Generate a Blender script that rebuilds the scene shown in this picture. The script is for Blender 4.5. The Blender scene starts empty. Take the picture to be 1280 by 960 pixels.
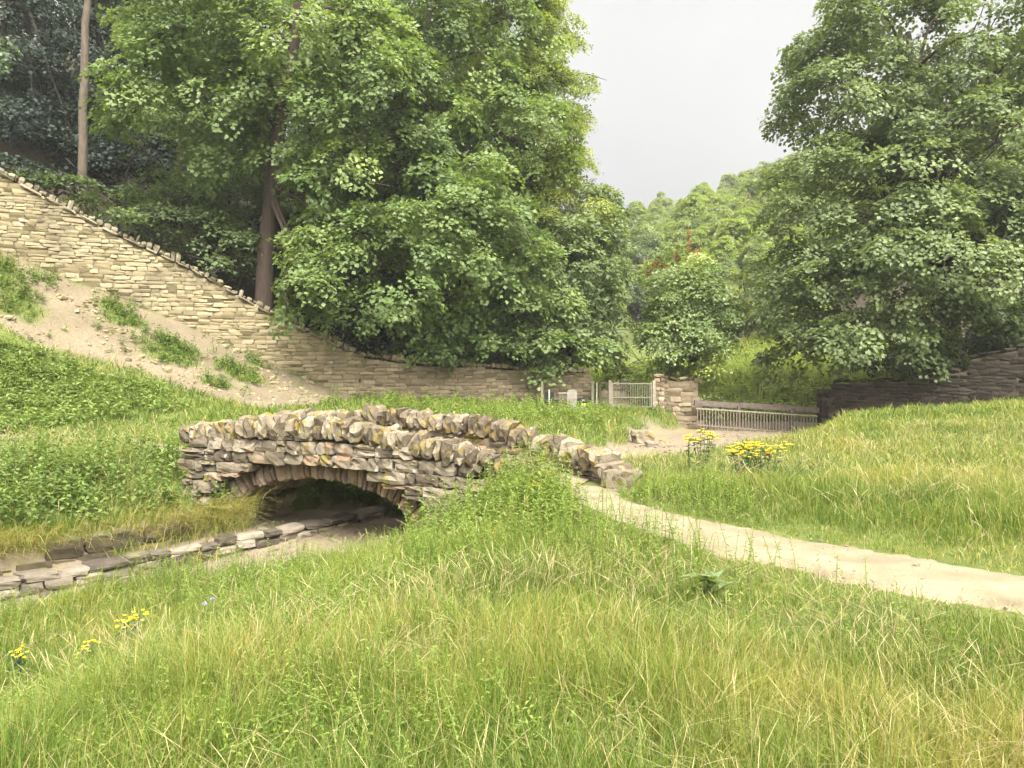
import bpy, math, random
import numpy as np
from mathutils import Vector, Matrix

R = np.random.default_rng(11)
random.seed(5)
scene = bpy.context.scene
COL = scene.collection
CAMZ = 2.2

def P(px, py, d):
    """a point of the place: seen at photo pixel px,py and standing d metres away"""
    return np.array([(px - 640) / 1000.0 * d, d, CAMZ - (py - 440) / 1000.0 * d])

# ------------------------------------------------------------------ objects
def link(o, parent=None):
    COL.objects.link(o)
    if parent is not None:
        o.parent = parent
    return o

def tag(o, label=None, cat=None, group=None, kind=None):
    if label: o['label'] = label
    if cat: o['category'] = cat
    if group: o['group'] = group
    if kind: o['kind'] = kind
    return o

def empty(name, loc, label, cat, group=None):
    o = bpy.data.objects.new(name, None)
    o.empty_display_size = 0.3
    o.location = loc
    COL.objects.link(o)
    return tag(o, label, cat, group)

def mk(name, V, Q, mats, parent=None, tint=None, smooth=False, midx=None, origin=None, attrs=None):
    """quads only, numpy arrays -> one linked mesh object; V in world space unless origin/parent shifts it"""
    V = np.asarray(V, dtype=np.float32).reshape(-1, 3)
    Q = np.asarray(Q, dtype=np.int32).reshape(-1, 4)
    off = np.zeros(3)
    if parent is not None:
        p = parent
        while p is not None:
            off = off + np.array(p.location); p = p.parent
    if origin is not None:
        off = np.array(origin)
    V = V - off.astype(np.float32)
    me = bpy.data.meshes.new(name)
    me.vertices.add(len(V)); me.vertices.foreach_set('co', V.ravel())
    me.loops.add(Q.size); me.loops.foreach_set('vertex_index', Q.ravel())
    me.polygons.add(len(Q))
    me.polygons.foreach_set('loop_start', np.arange(0, Q.size, 4, dtype=np.int32))
    if not isinstance(mats, (list, tuple)): mats = [mats]
    for m in mats: me.materials.append(m)
    if midx is not None:
        me.polygons.foreach_set('material_index', np.asarray(midx, dtype=np.int32))
    me.polygons.foreach_set('use_smooth', np.full(len(Q), bool(smooth)))
    if tint is not None:
        a = me.attributes.new('tint', 'FLOAT', 'FACE'); a.data.foreach_set('value', np.asarray(tint, dtype=np.float32))
    for k, v in (attrs or {}).items():
        a = me.attributes.new(k, 'FLOAT', 'POINT'); a.data.foreach_set('value', np.asarray(v, dtype=np.float32))
    me.update(calc_edges=True)
    me.validate()
    o = bpy.data.objects.new(name, me)
    link(o, parent)
    if origin is not None: o.location = origin
    return o

class Bag:
    """collects quads from several pieces of one part"""
    def __init__(s): s.V = []; s.Q = []; s.T = []; s.M = []; s.n = 0
    def add(s, V, Q, tint=0.5, mi=0):
        V = np.asarray(V, dtype=float).reshape(-1, 3); Q = np.asarray(Q, dtype=int).reshape(-1, 4)
        s.V.append(V); s.Q.append(Q + s.n); s.n += len(V)
        s.T.append(np.broadcast_to(np.asarray(tint, dtype=float), (len(Q),)).copy())
        s.M.append(np.full(len(Q), mi)); return s
    def box(s, c, half, u=(1, 0, 0), w=(0, 0, 1), tint=0.5, mi=0):
        c = np.array(c, float); u = np.array(u, float); u /= np.linalg.norm(u)
        w = np.array(w, float); w = w - u * (w @ u); w /= np.linalg.norm(w); n = np.cross(w, u)
        b = min(half) * 0.18
        # chamfered box: three nested slabs per axis
        pts = []
        for sx in (-1, 1):
            for sy in (-1, 1):
                for sz in (-1, 1):
                    pts.append((sx, sy, sz))
        V = [c + u * p[0] * half[0] + n * p[1] * half[1] + w * p[2] * half[2] for p in pts]
        Q = [(0, 1, 3, 2), (4, 6, 7, 5), (0, 4, 5, 1), (2, 3, 7, 6), (0, 2, 6, 4), (1, 5, 7, 3)]
        return s.add(V, Q, tint, mi)
    def bar(s, a, b, rw, rd=None, tint=0.5, mi=0):
        a = np.array(a, float); b = np.array(b, float); d = b - a; L = np.linalg.norm(d)
        up = (0, 1, 0) if abs(d[2]) > 0.7 * L else (0, 0, 1)
        return s.box((a + b) / 2, (L / 2, rd or rw, rw), d, up, tint, mi)
    def tube(s, pts, radii, k=8, tint=0.5, mi=0, cap=True):
        V, Q = tube(pts, radii, k)
        return s.add(V, Q, tint, mi)
    def build(s, name, mats, parent=None, smooth=False, origin=None):
        return mk(name, np.concatenate(s.V), np.concatenate(s.Q), mats, parent, np.concatenate(s.T), smooth, np.concatenate(s.M), origin)

def tube(pts, radii, k=8):
    pts = np.asarray(pts, float); n = len(pts)
    radii = np.broadcast_to(np.asarray(radii, float), (n,))
    t = np.gradient(pts, axis=0); t /= np.linalg.norm(t, axis=1)[:, None] + 1e-9
    ref = np.array([0.31, 0.95, 0.05])
    a = np.cross(t, ref); a /= np.linalg.norm(a, axis=1)[:, None] + 1e-9
    b = np.cross(t, a)
    th = np.arange(k) * 2 * np.pi / k
    V = pts[:, None, :] + radii[:, None, None] * (np.cos(th)[None, :, None] * a[:, None, :] + np.sin(th)[None, :, None] * b[:, None, :])
    Q = []
    for i in range(n - 1):
        for j in range(k):
            Q.append((i * k + j, i * k + (j + 1) % k, (i + 1) * k + (j + 1) % k, (i + 1) * k + j))
    V = V.reshape(-1, 3)
    V = np.vstack([V, pts[-1:], pts[:1]])
    e = n * k
    for j in range(0, k, 2):
        Q.append(((n - 1) * k + j, (n - 1) * k + (j + 1) % k, (n - 1) * k + (j + 2) % k, e))
    return V, np.array(Q)

def wig(x, y, f=1.0, seed=0):
    """smooth 2-D noise about -1..1"""
    r = np.random.default_rng(seed); o = 0
    for i in range(6):
        a = r.uniform(0, 6.28); k = f * r.uniform(0.6, 1.7)
        o = o + np.sin(k * (np.cos(a) * x + np.sin(a) * y) + r.uniform(0, 6.28) + 0.8 * np.sin(k * 0.6 * (np.sin(a) * x - np.cos(a) * y)))
    return o / 3.2

def unit(v): return v / (np.linalg.norm(v, axis=-1, keepdims=True) + 1e-9)

# ------------------------------------------------------------------ materials
def newmat(name):
    m = bpy.data.materials.new(name); m.use_nodes = True
    nt = m.node_tree; nt.nodes.clear()
    return m, nt, nt.nodes, nt.links

def ramp(N, stops):
    r = N.new('ShaderNodeValToRGB'); e = r.color_ramp.elements
    while len(e) > 1: e.remove(e[-1])
    for i, (p, c) in enumerate(stops):
        x = e[0] if i == 0 else e.new(p)
        x.position = p; x.color = (c[0], c[1], c[2], 1)
    return r

def leaf_mat(name, stops, rough=0.5, trans=0.3, spec=0.35, tcol=(1.5, 1.5, 0.75)):
    m, nt, N, L = newmat(name)
    at = N.new('ShaderNodeAttribute'); at.attribute_name = 'tint'
    r = ramp(N, stops); L.new(at.outputs['Fac'], r.inputs['Fac'])
    pb = N.new('ShaderNodeBsdfPrincipled'); pb.inputs['Roughness'].default_value = rough
    pb.inputs['Specular IOR Level'].default_value = spec
    L.new(r.outputs['Color'], pb.inputs['Base Color'])
    tr = N.new('ShaderNodeBsdfTranslucent')
    mul = N.new('ShaderNodeMix'); mul.data_type = 'RGBA'; mul.blend_type = 'MULTIPLY'; mul.inputs[0].default_value = 1
    L.new(r.outputs['Color'], mul.inputs[6]); mul.inputs[7].default_value = (*tcol, 1)
    L.new(mul.outputs[2], tr.inputs['Color'])
    mx = N.new('ShaderNodeMixShader'); mx.inputs['Fac'].default_value = trans
    L.new(pb.outputs[0], mx.inputs[1]); L.new(tr.outputs[0], mx.inputs[2])
    out = N.new('ShaderNodeOutputMaterial'); L.new(mx.outputs[0], out.inputs['Surface'])
    return m

def rock_mat(name, stops, lichen=None, lichen_amt=0.5, scale=9.0, bump=0.5, moss=None, moss_amt=0.5, rough=0.9, streak=False):
    """per-stone tint + mottling + lichen patches + bump"""
    m, nt, N, L = newmat(name)
    at = N.new('ShaderNodeAttribute'); at.attribute_name = 'tint'
    tc = N.new('ShaderNodeTexCoord')
    n1 = N.new('ShaderNodeTexNoise'); n1.inputs['Scale'].default_value = scale; n1.inputs['Detail'].default_value = 8; n1.inputs['Roughness'].default_value = 0.65
    L.new(tc.outputs['Object'], n1.inputs['Vector'])
    ad = N.new('ShaderNodeMath'); ad.operation = 'MULTIPLY_ADD'
    L.new(n1.outputs['Fac'], ad.inputs[0]); ad.inputs[1].default_value = 0.9
    sb = N.new('ShaderNodeMath'); sb.operation = 'SUBTRACT'; L.new(at.outputs['Fac'], sb.inputs[0]); sb.inputs[1].default_value = 0.45
    L.new(sb.outputs[0], ad.inputs[2])
    r = ramp(N, stops); L.new(ad.outputs[0], r.inputs['Fac'])
    col = r.outputs['Color']
    def patch(col, c, amt, sc, soft):
        n = N.new('ShaderNodeTexNoise'); n.inputs['Scale'].default_value = sc; n.inputs['Detail'].default_value = 5; n.inputs['Roughness'].default_value = 0.6
        L.new(tc.outputs['Object'], n.inputs['Vector'])
        rr = ramp(N, [(amt, (0, 0, 0)), (amt + soft, (1, 1, 1))]); L.new(n.outputs['Fac'], rr.inputs['Fac'])
        mx = N.new('ShaderNodeMix'); mx.data_type = 'RGBA'; L.new(rr.outputs['Color'], mx.inputs[0])
        L.new(col, mx.inputs[6]); mx.inputs[7].default_value = (*c, 1)
        return mx.outputs[2]
    if lichen:
        for (c, amt, sc) in lichen: col = patch(col, c, amt, sc, 0.07)
    pb = N.new('ShaderNodeBsdfPrincipled'); pb.inputs['Roughness'].default_value = rough; pb.inputs['Specular IOR Level'].default_value = 0.2
    L.new(col, pb.inputs['Base Color'])
    bp = N.new('ShaderNodeBump'); bp.inputs['Strength'].default_value = bump; bp.inputs['Distance'].default_value = 0.03
    n2 = N.new('ShaderNodeTexNoise'); n2.inputs['Scale'].default_value = scale * 2.2; n2.inputs['Detail'].default_value = 8; n2.inputs['Roughness'].default_value = 0.7
    L.new(tc.outputs['Object'], n2.inputs['Vector'])
    L.new(n2.outputs['Fac'], bp.inputs['Height']); L.new(bp.outputs[0], pb.inputs['Normal'])
    out = N.new('ShaderNodeOutputMaterial'); L.new(pb.outputs[0], out.inputs['Surface'])
    return m

def plain(name, c, rough=0.6, var=0.25, scale=20, metal=0, spec=0.4):
    m, nt, N, L = newmat(name)
    tc = N.new('ShaderNodeTexCoord')
    n1 = N.new('ShaderNodeTexNoise'); n1.inputs['Scale'].default_value = scale; n1.inputs['Detail'].default_value = 6
    L.new(tc.outputs['Object'], n1.inputs['Vector'])
    c = np.array(c)
    r = ramp(N, [(0.3, c * (1 - var)), (0.7, np.minimum(c * (1 + var), 0.9))]); L.new(n1.outputs['Fac'], r.inputs['Fac'])
    pb = N.new('ShaderNodeBsdfPrincipled'); pb.inputs['Roughness'].default_value = rough; pb.inputs['Metallic'].default_value = metal
    pb.inputs['Specular IOR Level'].default_value = spec
    L.new(r.outputs['Color'], pb.inputs['Base Color'])
    bp = N.new('ShaderNodeBump'); bp.inputs['Strength'].default_value = 0.25; bp.inputs['Distance'].default_value = 0.01
    L.new(n1.outputs['Fac'], bp.inputs['Height']); L.new(bp.outputs[0], pb.inputs['Normal'])
    out = N.new('ShaderNodeOutputMaterial'); L.new(pb.outputs[0], out.inputs['Surface'])
    return m

def bark_mat(name, c1, c2):
    m, nt, N, L = newmat(name)
    tc = N.new('ShaderNodeTexCoord')
    mp = N.new('ShaderNodeMapping'); mp.inputs['Scale'].default_value = (6, 6, 1.3); L.new(tc.outputs['Object'], mp.inputs['Vector'])
    n1 = N.new('ShaderNodeTexNoise'); n1.inputs['Scale'].default_value = 1.6; n1.inputs['Detail'].default_value = 9; n1.inputs['Roughness'].default_value = 0.7
    L.new(mp.outputs[0], n1.inputs['Vector'])
    r = ramp(N, [(0.3, c1), (0.7, c2)]); L.new(n1.outputs['Fac'], r.inputs['Fac'])
    pb = N.new('ShaderNodeBsdfPrincipled'); pb.inputs['Roughness'].default_value = 0.9; L.new(r.outputs['Color'], pb.inputs['Base Color'])
    bp = N.new('ShaderNodeBump'); bp.inputs['Strength'].default_value = 0.8; bp.inputs['Distance'].default_value = 0.05
    L.new(n1.outputs['Fac'], bp.inputs['Height']); L.new(bp.outputs[0], pb.inputs['Normal'])
    out = N.new('ShaderNodeOutputMaterial'); L.new(pb.outputs[0], out.inputs['Surface'])
    return m

G = dict(
 syc=leaf_mat('sycamore_leaf', [(0, (.074, .116, .036)), (.45, (.134, .190, .060)), (.8, (.210, .266, .085)), (1, (.30, .35, .115))], rough=.5, spec=.35, trans=.42),
 sycgrey=leaf_mat('grey_green_leaf', [(0, (.086, .118, .046)), (.5, (.148, .190, .072)), (.85, (.21, .255, .095)), (1, (.28, .33, .10))], rough=.5, spec=.4, trans=.40),
 beech=leaf_mat('beech_leaf', [(0, (.115, .150, .034)), (.5, (.20, .245, .054)), (.85, (.29, .32, .08)), (1, (.38, .36, .12))], trans=.45),
 bright=leaf_mat('bright_leaf', [(0, (.115, .165, .034)), (.5, (.215, .275, .058)), (1, (.32, .365, .09))], trans=.45),
 hill=leaf_mat('hill_leaf', [(0, (.13, .172, .052)), (.5, (.225, .275, .088)), (1, (.33, .36, .13))], trans=.42),
 hilldark=leaf_mat('hill_dark_leaf', [(0, (.085, .118, .055)), (.6, (.145, .185, .080)), (1, (.20, .24, .10))], trans=.38),
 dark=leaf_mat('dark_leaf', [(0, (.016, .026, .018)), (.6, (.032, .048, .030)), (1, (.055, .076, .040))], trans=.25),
 shrub=leaf_mat('understorey_leaf', [(0, (.075, .110, .040)), (.6, (.135, .182, .066)), (1, (.20, .25, .085))], trans=.4),
 young=leaf_mat('young_sycamore_leaf', [(0, (.075, .115, .042)), (.5, (.135, .19, .066)), (.85, (.20, .25, .08)), (1, (.30, .34, .08))], rough=.42, spec=.5, trans=.4),
 pale=leaf_mat('pale_leaf', [(0, (.10, .145, .075)), (1, (.20, .25, .13))]),
 yell=leaf_mat('yellowing_leaf', [(0, (.2, .24, .05)), (1, (.38, .38, .08))]),
 red=leaf_mat('russet_seed', [(0, (.20, .085, .03)), (1, (.38, .16, .06))]),
 grass=leaf_mat('grass_blade', [(0, (.050, .092, .010)), (.35, (.102, .162, .020)), (.62, (.172, .215, .030)), (.85, (.30, .265, .060)), (1, (.44, .36, .165))], rough=.55, trans=.35, tcol=(1.25, 1.25, .8)),
 straw=leaf_mat('straw', [(0, (.22, .22, .06)), (.5, (.34, .29, .13)), (.8, (.38, .31, .17)), (1, (.30, .19, .10))], rough=.7, trans=.25, tcol=(1, 1, 1)),
 nettle=leaf_mat('nettle_leaf', [(0, (.074, .122, .028)), (.5, (.140, .196, .044)), (1, (.22, .275, .070))], rough=.6, trans=.35),
 herb=leaf_mat('herb_leaf', [(0, (.080, .132, .020)), (.5, (.150, .210, .034)), (1, (.25, .29, .06))], rough=.6, trans=.35),
 ragleaf=leaf_mat('ragwort_leaf', [(0, (.05, .09, .03)), (1, (.10, .16, .06))]),
 yellow=leaf_mat('yellow_flower', [(0, (.70, .48, .010)), (.4, (.80, .66, .02)), (1, (.86, .76, .05))], rough=.6, trans=.25, tcol=(1, 1, 1)),
 purple=leaf_mat('purple_flower', [(0, (.32, .25, .42)), (1, (.45, .38, .55))], tcol=(1, 1, 1)),
 bark=bark_mat('bark', (.035, .027, .02), (.10, .078, .055)),
 barkred=bark_mat('reddish_bark', (.028, .018, .012), (.085, .054, .036)),
 barkpole=bark_mat('pole_bark', (.06, .045, .032), (.15, .112, .075)),
 barkpale=bark_mat('pale_bark', (.10, .075, .05), (.24, .18, .12)),
 wall=rock_mat('buff_limestone', [(0, (.195, .155, .086)), (.4, (.235, .190, .108)), (.75, (.265, .215, .125)), (1, (.295, .245, .15))], lichen=[((.18, .145, .088), .56, .45), ((.33, .29, .20), .64, 1.6)], scale=5),
 wallcope=rock_mat('weathered_coping', [(0, (.10, .080, .050)), (.5, (.17, .14, .09)), (1, (.24, .20, .135))], lichen=[((.12, .11, .05), .6, 2.0)], scale=6),
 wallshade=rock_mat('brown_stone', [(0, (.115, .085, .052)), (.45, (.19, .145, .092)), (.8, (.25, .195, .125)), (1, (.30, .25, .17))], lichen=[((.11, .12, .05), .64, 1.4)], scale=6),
 walldark=rock_mat('shade_darkened_stone', [(0, (.022, .017, .014)), (.5, (.048, .036, .028)), (1, (.085, .065, .048))], lichen=[((.055, .065, .03), .62, 1.2)], scale=6),  # tree shade put into the stone colour of the meadow-edge walls and pier
 mortar=plain('mortar', (.165, .132, .078), .95, .3, 12),
 mortard=plain('dark_gap', (.13, .103, .070), .95, .3, 12),
 bridge=rock_mat('bridge_stone', [(0, (.070, .053, .037)), (.35, (.124, .098, .068)), (.62, (.168, .136, .094)), (.9, (.215, .178, .128)), (1, (.215, .135, .078))], lichen=[((.29, .258, .20), .60, 6), ((.18, .15, .035), .585, 3.6), ((.075, .06, .045), .60, 8), ((.32, .21, .03), .69, 5.1)], scale=7, bump=.8),
 coping=rock_mat('coping_stone', [(0, (.070, .053, .035)), (.35, (.130, .102, .067)), (.7, (.182, .146, .098)), (1, (.23, .188, .131))], lichen=[((.30, .265, .20), .60, 6.5), ((.215, .155, .045), .545, 4.1), ((.115, .10, .028), .59, 5.3), ((.31, .21, .035), .66, 6.4), ((.075, .06, .045), .60, 9.0)], scale=7, bump=.9),
 arch=rock_mat('arch_stone', [(0, (.12, .085, .062)), (.4, (.215, .155, .112)), (.75, (.29, .22, .158)), (1, (.32, .195, .115))], lichen=[((.24, .205, .16), .62, 6)], scale=7, bump=.6),
 vault=rock_mat('vault_stone', [(0, (.13, .11, .055)), (.5, (.25, .22, .115)), (1, (.34, .30, .18))], lichen=[((.10, .125, .03), .56, 2.4)], scale=6),
 kerb=rock_mat('ledge_stone', [(0, (.075, .06, .045)), (.5, (.165, .135, .10)), (1, (.27, .225, .17))], lichen=[((.15, .15, .05), .62, 2.0)], scale=6, bump=.7),
 mossy=rock_mat('mossy_stone', [(0, (.045, .035, .022)), (.5, (.10, .078, .045)), (1, (.16, .13, .08))], lichen=[((.125, .10, .035), .52, 2.8), ((.06, .065, .02), .60, 4.0)], scale=6),
 wood=plain('weathered_timber', (.115, .085, .07), .85, .4, 9),
 woodpale=plain('grey_timber', (.22, .185, .13), .8, .25, 12),
 iron=plain('rusty_paling', (.16, .125, .09), .8, .35, 14),
 ironpale=plain('pale_rail', (.22, .195, .14), .7, .2, 14),
 gate=plain('cream_paint', (.175, .165, .11), .5, .12, 10),
 gatedark=plain('brown_metal', (.085, .062, .05), .5, .2, 10),
 black=plain('black_plastic', (.012, .012, .013), .45, .15, 8),
 green=plain('dark_green_plastic', (.010, .045, .040), .45, .15, 8),
 white=plain('white_paint', (.33, .305, .25), .6, .1, 8),
 board=plain('grey_board', (.23, .205, .165), .7, .12, 8),
 ink=plain('grey_print', (.20, .17, .14), .8, .1, 8),
 sticker=plain('yellow_sticker', (.70, .55, .04), .5, .08, 8),
)

# ------------------------------------------------------------------ bridge frame
BA = np.array([0.6, 12.8]); BT = np.array([-0.927, 0.375]); BN = np.array([0.375, 0.927])
def Bp(t, off, z):
    t = np.asarray(t, float); off = np.asarray(off, float); z = np.asarray(z, float)
    t, off, z = np.broadcast_arrays(t, off, z)
    return np.stack([BA[0] + BT[0] * t + BN[0] * off, BA[1] + BT[1] * t + BN[1] * off, z], -1)
def Bloc(x, y):
    dx, dy = x - BA[0], y - BA[1]
    return dx * BT[0] + dy * BT[1], dx * BN[0] + dy * BN[1]

# ------------------------------------------------------------------ terrain
WALL = np.array([P(740, 510, 36), P(680, 507, 35.5), P(600, 503, 34.6), P(520, 502, 33.8), P(450, 499, 33), P(337, 454, 32), P(240, 409, 31), P(150, 375, 30), P(37, 326, 28.6), P(-150, 250, 26.6), P(-330, 190, 25)])
RWALL = np.array([P(1040, 530, 35), P(1135, 526, 33), P(1210, 512, 31.5), P(1290, 500, 30), P(1420, 490, 28), P(1600, 480, 26)])
PATH_FAR = np.array([(1.72, 12.9), (1.62, 11.95), (2.66, 10.2), (3.8, 9.05), (5.08, 7.9), (6.35, 6.8), (9.3, 5.0)])
PATH_NEAR = np.array([(0.78, 13.1), (1.0, 11.2), (2.05, 8.8), (3.1, 7.6), (4.2, 6.6), (5.3, 5.7), (8.0, 3.6)])

ctrl = []
def c(x, y, z): ctrl.append((x, y, z))
for a in WALL: c(*a)
for a in RWALL: c(*a)
for q in ((1.3, 12.0, -.02), (2.4, 9.6, -.05), (3.9, 7.9, -.05), (5.8, 6.2, 0), (8.8, 4.4, .05)): c(*q)
for x, y, z in [(0, 0, .1), (-4, 1, -.1), (4, 1, .1), (0, 4, -.05), (-2, 5, -.2), (2, 5, -.05), (3, 3.5, 0), (-4.5, 5, -.62), (-1.6, 8, -.35), (0, 9, -.2), (1.2, 8.5, -.18), (2.2, 6.6, -.12), (0.4, 11.5, -.08), (-2.3, 11.5, -1.05), (-1.9, 10, -.75), (-3.4, 9, -1.05), (-1.5, 12.2, -.92), (-.8, 12.6, -.55), (-.4, 11.5, -.28), (-.7, 10.4, -.35), (-4.4, 8.6, -1.15), (-5.6, 8, -1.2), (-3.4, 7, -.8), (-5.5, 6.2, -.9), (-7, 4, -.85),
                (2.6, 13.5, -.05), (3.2, 16, -.25), (4.8, 14, -.02), (6, 18, -.2), (9, 14, .05), (9, 20, .1), (13, 16, .3), (14, 24, .45), (11, 27, .0), (10.5, 31, -.5), (19, 22, .6),
                (-7.5, 14.5, 0), (-10, 15, .05), (-12, 12, .05), (-6.5, 17, .08), (-14, 18, .1), (-9, 20, .05), (-16, 22.5, .35), (-12, 23, .35), (-6, 22, .05), (-5, 27, .15), (-9, 25.5, .55), (-2, 22, -.1), (0, 28, -.15),
                (3, 31, -.35), (-3, 31, .1), (1, 20, -.2), (-20, 20, 2.2), (-24, 16, 3.5), (-22, 10, 1.0),
                (3, 35.5, -.33), (5.5, 36, -.35), (5, 44, .1), (6.5, 55, .5), (8, 68, 1.2), (12, 40, -.6), (13.5, 48, .6), (18, 52, 1.0), (10, 50, .35),
                (-4, 40, 1.5), (-12, 40, 5.5), (-20, 38, 9.5), (-30, 38, 15), (-30, 55, 20), (-15, 55, 10), (-3, 55, 3.5), (-8, 75, 8), (-40, 80, 30), (-60, 40, 32), (-35, 20, 12), (-60, 10, 24),
                (20, 38, .9), (28, 34, 2.4), (36, 48, 4), (30, 20, 2.2), (45, 20, 7), (60, 40, 15), (24, 62, 4), (15, 75, 2.5), (22, 90, 6), (45, 90, 13), (30, 120, 15), (18, 130, 12.5), (10, 120, 10),
                (12, 160, 19), (30, 165, 23), (60, 160, 34), (90, 100, 30), (-10, 120, 14), (-40, 140, 34), (-5, 170, 20), (0, 230, 24), (60, 230, 36), (-80, 200, 50), (120, 200, 55), (120, 20, 35), (-120, 40, 60), (-100, -20, 30), (100, -20, 15), (0, -20, .6)]:
    c(x, y, z)
ctrl = np.array(ctrl)
_s = 30.0
def _phi(r2): return np.sqrt(r2 + 0.01)          # linear (biharmonic in 3-D): no overshoot
_cx = ctrl[:, :2] / _s
_n = len(ctrl)
_A = _phi(((_cx[:, None] - _cx[None]) ** 2).sum(-1))
_A[np.diag_indices(_n)] -= 0.004
_Pm = np.hstack([np.ones((_n, 1)), _cx])
_M = np.zeros((_n + 3, _n + 3)); _M[:_n, :_n] = _A; _M[:_n, _n:] = _Pm; _M[_n:, :_n] = _Pm.T
_sol = np.linalg.solve(_M, np.concatenate([ctrl[:, 2], np.zeros(3)]))
def base_h(x, y):
    x = np.asarray(x, float); y = np.asarray(y, float); sh = x.shape
    q = np.stack([x.ravel(), y.ravel()], -1) / _s
    out = np.empty(len(q))
    for i in range(0, len(q), 20000):
        b = q[i:i + 20000]
        out[i:i + 20000] = _phi(((b[:, None] - _cx[None]) ** 2).sum(-1)) @ _sol[:_n] + _sol[_n] + b @ _sol[_n + 1:]
    return out.reshape(sh)

# stream centreline: x, y, bed z, half width, right bank, left kind (1 = built ledge, 0 = earth bank), left bank
ST = np.array([(-14, 3.2, -1.4, .8, 4.5, 1, .3), (-7.9, 9.0, -1.36, .8, 3.0, 1, .3), (-6.45, 10.65, -1.34, .8, 2.0, 1, .3), (-5.3, 12.0, -1.32, .8, 1.9, 1, .35), (-4.6, 12.8, -1.3, .8, 1.9, 1, 1.0), (-3.75, 13.75, -1.26, .8, 1.8, 1, 2.0), (-3.3, 14.3, -1.24, .75, .8, 1, 2.1), (-2.35, 15.4, -1.2, .7, .35, 1, 2.0), (-1.5, 16.9, -1.18, .7, 1.2, 1, .7), (-.9, 18.0, -1.15, 1.0, 1.0, 0, .8), (2.9, 22.4, -1.1, 1.5, 2.2, 0, 1.0), (5.4, 25.4, -1.12, 2.6, 2.6, 0, .9), (8.0, 31, -1.2, 2.9, 2.0, 0, .8), (10.8, 36, -1.3, 2.5, 1.0, 0, .6), (13, 41, -1.35, 2.5, 2.0, 0, 2.0)])
def stream(x, y):
    """signed distance (left +), params"""
    best = np.full(x.shape, 1e9); sd = np.zeros(x.shape); pr = np.zeros(x.shape + (5,))
    for a, b in zip(ST[:-1], ST[1:]):
        d = b[:2] - a[:2]; L = np.hypot(*d)
        u = np.clip(((x - a[0]) * d[0] + (y - a[1]) * d[1]) / L ** 2, 0, 1)
        ex = x - a[0] - u * d[0]; ey = y - a[1] - u * d[1]; dist = np.hypot(ex, ey)
        s = np.where(d[0] * (y - a[1]) - d[1] * (x - a[0]) > 0, 1.0, -1.0)
        m = dist < best
        best = np.where(m, dist, best); sd = np.where(m, dist * s, sd)
        pr = np.where(m[..., None], a[2:] + u[..., None] * (b[2:] - a[2:]), pr)
    return sd, pr
def sst(v): v = np.clip(v, 0, 1); return v * v * (3 - 2 * v)
_pc = (PATH_FAR + PATH_NEAR) / 2
def H(x, y):
    x = np.asarray(x, float); y = np.asarray(y, float)
    b = base_h(x, y)
    b = b + 0.05 * wig(x, y, 1.1, 3) * np.clip(1 - np.abs(y - 12) / 60, .2, 1)
    pd = np.full(x.shape, 1e9)
    for a, c2 in zip(_pc[:-1], _pc[1:]):
        d = c2 - a; u = np.clip(((x - a[0]) * d[0] + (y - a[1]) * d[1]) / (d @ d), 0, 1); pd = np.minimum(pd, np.hypot(x - a[0] - u * d[0], y - a[1] - u * d[1]))
    b = b * sst((pd - .75) / 1.3)
    sd, p = stream(x, y)
    bed = p[..., 0] + 0.03 * wig(x, y, 2.5, 8); w = p[..., 1]
    right = bed + (b - bed) * sst((-sd - w) / p[..., 2])
    earth = bed + (b - bed) * sst((sd - w) / p[..., 4])
    led = bed + 0.30 * np.clip((sd - w) / .12, 0, 1); lw = p[..., 4]
    wt = np.minimum(bed + 0.72, b)
    led = led + (wt - led) * np.clip((sd - w - lw) / .15, 0, 1)
    led = np.where(sd > w + lw + .15, wt + (b - wt) * sst((sd - w - lw - .15) / 1.3), led)
    left = np.where(p[..., 3] > .5, led, earth)
    h = np.where(sd > w, left, np.where(sd < -w, right, bed))
    bt, bo = Bloc(x, y)                                   # nothing of the banks stands inside the arch
    k = sst((bt - 2.2) / .15) * sst((6.65 - bt) / .15) * sst((bo + .45) / .45) * sst((2.5 - bo) / .3)
    return h + (np.minimum(h, -1.16) - h) * k

def in_poly(px, py, poly):
    r = np.zeros(px.shape, bool); n = len(poly)
    for i in range(n):
        x1, y1 = poly[i]; x2, y2 = poly[(i + 1) % n]
        cnd = ((y1 > py) != (y2 > py)) & (px < (x2 - x1) * (py - y1) / (y2 - y1 + 1e-12) + x1)
        r ^= cnd
    return r
WP = WALL[::-1][:, :2]
def behind_wall(x, y):
    yl = np.interp(x, WP[:, 0], WP[:, 1], left=25, right=1e9)
    yr = np.interp(x, RWALL[:, 0], RWALL[:, 1], left=1e9, right=24)
    return (y > yl + .1) | (y > yr)
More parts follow.
